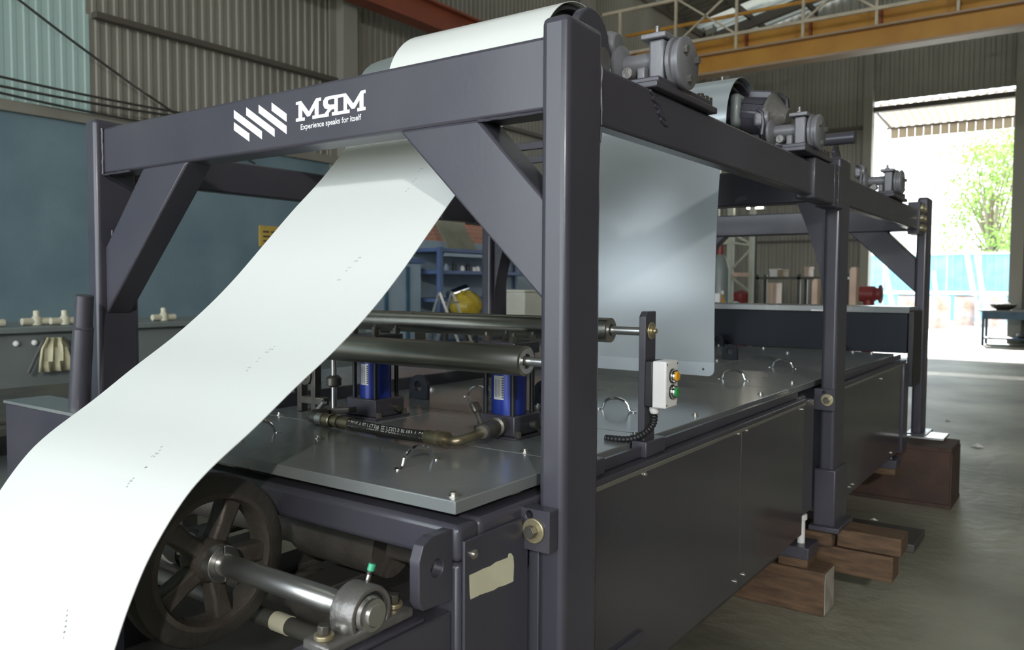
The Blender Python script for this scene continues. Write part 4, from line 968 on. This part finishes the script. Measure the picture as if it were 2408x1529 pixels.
for x in (X0+.03, (X0+X1)/2, X1-.03):
    for y in (Yw+.03, Yw+.52): B(x-.03, x+.03, y-.03, y+.03, 0, at(1830, 645, Yw).z).build('post', 'darksteel', ws)
zt = at(1830, 650, Yw).z-.01
for (pa, pc, h, mm, lb_) in ((1808, 1826, .16, 'white_plastic', 'white box on the dark steel shelving'), (1827, 1840, .15, 'card', 'brown carton beside the white box on the shelving'), (1890, 1900, .2, 'pink', 'small tan carton alone on the shelving top')):
    xa2, xb2 = at(pa, 640, Yw).x, at(pc, 640, Yw).x
    t = thing('storage_box', ((xa2+xb2)/2, Yw+.2, zt), lb_, 'box'); B(xa2, xb2, Yw+.05, Yw+.4, zt, zt+h*.8).build('body', mm, t, bevel=.006); B(xa2-.01, xb2+.01, Yw+.04, Yw+.41, zt+h*.8, zt+h).build('cover', mm, t, bevel=.004)
zm = at(1830, 705, Yw).z-.2
t = thing('storage_box', (at(1813, 690, Yw).x, Yw+.2, zm), 'tall cream carton on the middle shelf', 'box')
B(at(1803, 690, Yw).x, at(1824, 690, Yw).x, Yw+.03, Yw+.4, zm, at(1810, 665, Yw).z).build('body', 'pink', t, bevel=.006)
B(at(1812, 690, Yw).x, at(1815, 690, Yw).x, Yw+.025, Yw+.03, zm, at(1810, 665, Yw).z).build('tape_strip', 'tape', t)
# work bench with clutter between
wbn = thing('work_bench', (-3.5, 9.5, 0), 'grey work bench with clutter behind the end cabinet', 'bench')
zb_ = .93
B(-4.3, -2.2, 9.2, 10.0, zb_-.05, zb_).build('top', 'greybench', wbn, bevel=.006)
for x in (-4.2, -2.3):
    for y in (9.3, 9.9): B(x-.04, x+.04, y-.04, y+.04, 0, zb_-.05).build('leg', 'darksteel', wbn)
def vice(pxl, pxr, pyt, Y, label, tall):
    xl, xr = at(pxl, 690, Y).x, at(pxr, 690, Y).x; zt2 = at(pxl, pyt, Y).z
    t = thing('pale_upright', ((xl+xr)/2, Y+.1, zb_), label, 'block')
    MB().prism([(xl, Y, zb_), (xl, Y, zt2-.03), (xl+.02, Y, zt2), (xr-.01, Y, zt2), (xr, Y, zt2-.03), (xr, Y, zb_)], (0, .14, 0)).build('body', 'pink', t, bevel=.008)
    B(xl-.05, xr+.10, Y-.02, Y+.2, zb_, zb_+.04).build('foot', 'white_plastic', t, bevel=.01)
vice(1908, 1922, 656, 9.5, 'pale pink upright block with white foot on the bench', 1)
vice(1996, 2013, 628, 9.5, 'taller pale pink upright block beyond the middle post', 1)
for k, (px, mm, s) in enumerate(((1795, 'card', (1.6, 1, .5)), (1825, 'card', (2, 1, .35)), (1850, 'board', (1.5, 1, .3)), (1870, 'steel', (1.2, 1, .4)), (1888, 'black', (1, 1, .6)), (1735, 'lightblue', (1, 1, 1)), (1722, 'whitebin', (1, 1, .7)))):
    x = at(px, 712, 9.5).x
    nm, lbl, ct = ('tool_bundle', ('brown heap of packing beside the pallet rack on the bench', 'long brown heap of packing on the bench', 'olive heap of tools on the bench', 'bright steel heap of tools on the bench', 'black heap of tools beside the pink block', 'pale blue rag on the bench by the amber bottle', 'off-white rag on the bench by the amber bottle')[k], 'tools')
    mb_ = MB().sphere((x, 9.45, zb_+.055*s[2]), .055, 10, s)
    for v in mb_.v: v += Vector((random.uniform(-1, 1), random.uniform(-1, 1), 0))*.008
    tag(mb_.build(nm, mm, angle=50), lbl, ct)
bt = thing('amber_bottle', (at(1706, 700, 9.5).x, 9.4, zb_), 'amber bottle standing on the bench behind the hanging sheet', 'bottle')
x = at(1706, 700, 9.5).x
MB().lathe((x, 9.4, zb_), (0, 0, 1), [(.04, 0), (.042, .09), (.015, .14), (.012, .19)], 16).build('body', 'orange', bt)
MB().cyl((x, 9.4, zb_+.19), (x, 9.4, zb_+.23), .016, 12).build('cap', 'white_plastic', bt)
tag(B(at(1687, 700, 9.3).x-.08, at(1697, 700, 9.3).x-.01, 9.26, 9.31, zb_, zb_+.2).build('white_card', 'white_plastic', bevel=.004), 'white card standing on the bench behind the hanging sheet', 'card')
gl = thing('gas_cylinder', (at(1692, 620, 11).x, 11, 0), 'grey gas cylinder with cap behind the hanging sheet', 'cylinder')
x = at(1693, 620, 11).x
MB().lathe((x, 11, 0), (0, 0, 1), [(.13, 0), (.13, 1.45), (.09, 1.6), (.05, 1.66)], 20).build('body', 'greybench', gl); MB().cyl((x, 11, 1.66), (x, 11, 1.78), .05, 14).build('cap', 'red', gl)
rv = thing('red_pillar_valve', (at(2045, 690, 14).x, 14, 0), 'dark red pillar valve standing near the doorway', 'valve')
p = at(2043, 700, 14); z2 = at(2043, 680, 14).z
MB().lathe((p.x, 14, 0), (0, 0, 1), [(.14, 0), (.14, .04), (.085, .06), (.085, z2-.16), (.10, z2-.15)], 20).build('pillar', 'red', rv)
MB().lathe((p.x-.16, 14, z2-.08), (1, 0, 0), [(.10, 0), (.13, .03), (.13, .24), (.10, .28), (.10, .31), (.15, .32), (.15, .35), (.04, .37)], 20).build('head', 'red', rv)
rx = thing('red_machine', (at(1745, 690, 13).x, 13, 0), 'small red machine behind the pallet rack', 'machine')
p = at(1745, 700, 13); MB().lathe((p.x, 13, 0), (0, 0, 1), [(.18, 0), (.18, .8), (.10, .85), (.16, .95), (.16, 1.1), (0, 1.15)], 16).build('body', 'red', rx); MB().cyl((p.x-.2, 13, 1.0), (p.x+.2, 13, 1.0), .05, 12).build('arm', 'red', rx)
# round lamp on the back wall, seen under the side beam
lp = thing('work_lamp', (at(1775, 478, 12).x, 12.3, 1.5), 'bright work lamp on a stand seen below the side beam', 'lamp')
p = at(1775, 483, 12.2)
B(p.x-.12, p.x+.12, 12.18, 12.23, p.z-.05, p.z+.02).build('lamp_glass', 'lampglass', lp, bevel=.006)
B(p.x-.14, p.x+.14, 12.23, 12.30, p.z-.07, p.z+.08).build('housing', 'darksteel', lp, bevel=.01)
MB().cyl((p.x, 12.27, 0), (p.x, 12.27, p.z-.06), .02, 10).build('stand', 'darksteel', lp)
# blue table by the doorway
tb = thing('blue_work_table', (-1.3, 19.3, 0), 'dark blue steel work table by the doorway', 'table')
q = onZ(2310, 812, 0); tx0, ty = q.x, q.y; tz = onY(2310, 729, ty).z
B(tx0-.1, tx0+1.6, ty-.05, ty+.75, tz-.03, tz).build('top', 'greybench', tb)
B(tx0+.02, tx0+1.0, ty, ty+.7, tz-.19, tz-.03).build('drawer', 'tableblue', tb)
for x in (tx0, tx0+1.5):
    for y in (ty, ty+.7): B(x-.025, x+.025, y-.025, y+.025, 0, tz-.03).build('leg', 'tableblue', tb)
B(tx0, tx0+1.5, ty, ty+.7, .13, .16).build('lower_shelf', 'tableblue', tb)
by = thing('metal_basin', (tx0+.35, ty+.3, tz), 'shallow metal basin on the blue table', 'basin')
MB().lathe((tx0+.33, ty+.3, tz), (0, 0, 1), [(.12, 0), (.22, .06), (.26, .12), (.25, .12), (.21, .065), (.11, .012), (0, .012)], 24).build('bowl', 'darksteel', by); MB().sphere((tx0+.33, ty+.3, tz+.10), .15, 12, (1, 1, .5)).build('contents', 'white_plastic', by)
ty_ = thing('tyre', (tx0+.95, ty+.3, .16), 'black tyre lying on the lower shelf of the blue table', 'tyre')
MB().lathe((tx0+.85, ty+.3, .161), (0, 0, 1), [(.13, .02), (.16, 0), (.26, .01), (.28, .05), (.26, .10), (.16, .11), (.13, .09), (.13, .02)], 28).build('tread', 'rubber', ty_)
MB().ring((tx0+.85, ty+.3, .18), (tx0+.85, ty+.3, .25), .135, .10, 24).build('rim', 'darksteel', ty_)
# canopy over the doorway
cn = thing('door_canopy', (-2.9, YB, 4.7), 'translucent corrugated canopy over the doorway', 'canopy')
corrugated((DX0, YB+.1, 5.47), (1, 0, 0), DX1-DX0+.3, (0, .85, -.5), .05, (0, 0, 1), .15, .05).build('ridge_edge', 'pink', cn, angle=15)
corrugated((DX0, YB+.1, 5.46), (1, 0, 0), DX1-DX0+.2, (0, .995, -.10), 1.9, (0, 0, 1), .17, .05).build('roof_sheet', 'awning', cn, angle=15)
for k in range(15):
    x0 = DX0+(DX1-DX0)*k/15; B(x0+.006, x0+(DX1-DX0)/15-.006, YB+1.9, YB+1.92, 4.98, 5.22+.02*(k % 2)).build('fascia_slat', 'awning', cn)
B(DX0-.1, DX1+.2, YB+1.9, YB+1.98, 5.22, 5.27).build('fascia_rail', 'purlin', cn)
for x in (DX0, DX1+.1): MB().bar((x, YB+.1, 5.36), (x, YB+1.95, 5.24), .05).build('bracket_arm', 'purlin', cn)
# outside: fence, drums, tree
fn = thing('blue_fence', (-4, 31, 0), 'sunlit blue corrugated fence outside the doorway', 'fence')
for k in range(16):
    x0 = -13+1.0*k
    corrugated((x0, 31, .05), (1, 0, 0), .985, (0, 0, 1), 2.28, (0, -1, 0), .20, .03).build('fence_sheet', 'fence', fn, angle=15)
B(-13, 3, 30.9, 30.96, .95, 1.07).build('rail', 'fencewhite', fn); B(-13, 3, 30.9, 30.99, 2.3, 2.36).build('top_rail', 'fencewhite', fn)
for pa, pc in (((2080, 625), (2108, 690)), ((2195, 640), (2210, 700)), ((2272, 590), (2305, 700)), ((2295, 590), (2325, 690))):
    a1, c1 = onY(*pa, 30.8), onY(*pc, 29.6)
    MB().bar(a1, (c1.x, 29.6, 0), .11).build('raking_strut', 'fencewhite', fn)
for x in (-11, -8, -5, -2, 1): B(x-.05, x+.05, 31.02, 31.12, 0, 2.4).build('post', 'fencewhite', fn)
for k, (px, py, mm, lb_) in enumerate(((2207, 772, 'drum', 'worn white drum with yellow stains before the blue fence'), (2267, 765, 'drum', 'worn drum with rusty brown side before the blue fence'), (2132, 760, 'drum', 'pale drum with dark top near the fence strut'), (2340, 768, 'drum', 'pale drum behind the blue work table'))):
    q = onZ(px, py, 0); t = thing('oil_drum', (q.x, q.y, 0), lb_, 'drum')
    MB().lathe((q.x, q.y, 0), (0, 0, 1), [(.28, 0), (.29, .01), (.29, .29), (.305, .30), (.29, .31), (.29, .58), (.305, .59), (.29, .60), (.29, .9), (.30, .91), (.27, .91), (.27, .895), (0, .895)], 28).build('shell', mm, t)
    MB().cyl((q.x, q.y, .9), (q.x, q.y, .94), .26, 24).build('lid', 'darksteel' if k in (1, 2) else 'fencewhite', t)
def tree(c, h, r, n, label, seed):
    rnd = random.Random(seed); t = thing('leafy_tree', (c[0], c[1], 0), label, 'tree')
    tr = [Vector((c[0]+.15*math.sin(i), c[1], h*.7*i/6)) for i in range(7)]
    MB().tube(tr, [.16-.015*i for i in range(7)], 9).build('trunk', 'bark', t)
    m = MB(); br = MB()
    cl = [Vector((c[0]+rnd.uniform(-r, r), c[1]+rnd.uniform(-r, r), rnd.uniform(h*.38, h))) for _ in range(26)]
    for q in cl: br.tube([tr[3], (tr[4]+q)/2, q], [.05, .03, .012], 5)
    br.build('branches', 'bark', t)
    for _ in range(n):
        q = rnd.choice(cl); d = Vector((rnd.gauss(0, 1), rnd.gauss(0, 1), rnd.gauss(0, .8)))*(.42)
        p = q+d; a = Vector((rnd.gauss(0, 1), rnd.gauss(0, 1), rnd.gauss(0, 1))).normalized(); b = a.orthogonal().normalized(); s = rnd.uniform(.05, .11)
        m.add([p-a*s, p+b*s*.5, p+a*s, p-b*s*.5], [(0, 1, 2, 3)])
    tag(m.build('foliage', 'leaf', t), kind='stuff')
q = onY(2335, 500, 34); tree((q.x, 34), 6.6, 1.3, 5200, 'leafy green tree rising behind the blue fence', 3)
q = onY(2395, 500, 40); tree((q.x+.9, 40), 7.5, 1.5, 4200, 'taller leafy tree behind the door jamb', 5)

# scraps on the floor
for px, py, sz, lb_ in ((2055, 1224, .02, 'folded white scrap on the floor ahead of the rusty beam'), (2298, 1052, .05, 'pale flat scrap on the floor beyond the rusty beam'), (2228, 990, .03, 'small white lump on the floor near the far gantry post')):
    q = onZ(px, py, 0); m = MB()
    m.add([(q.x-sz, q.y, .001), (q.x, q.y-sz*.6, .004), (q.x+sz, q.y+sz*.2, .001), (q.x+.2*sz, q.y+sz*.8, .001), (q.x, q.y, sz*.6)], [(0, 1, 4), (1, 2, 4), (2, 3, 4), (3, 0, 4), (3, 2, 1, 0)])
    tag(m.build('paper_scrap', 'white_plastic', angle=10), lb_, 'scrap')
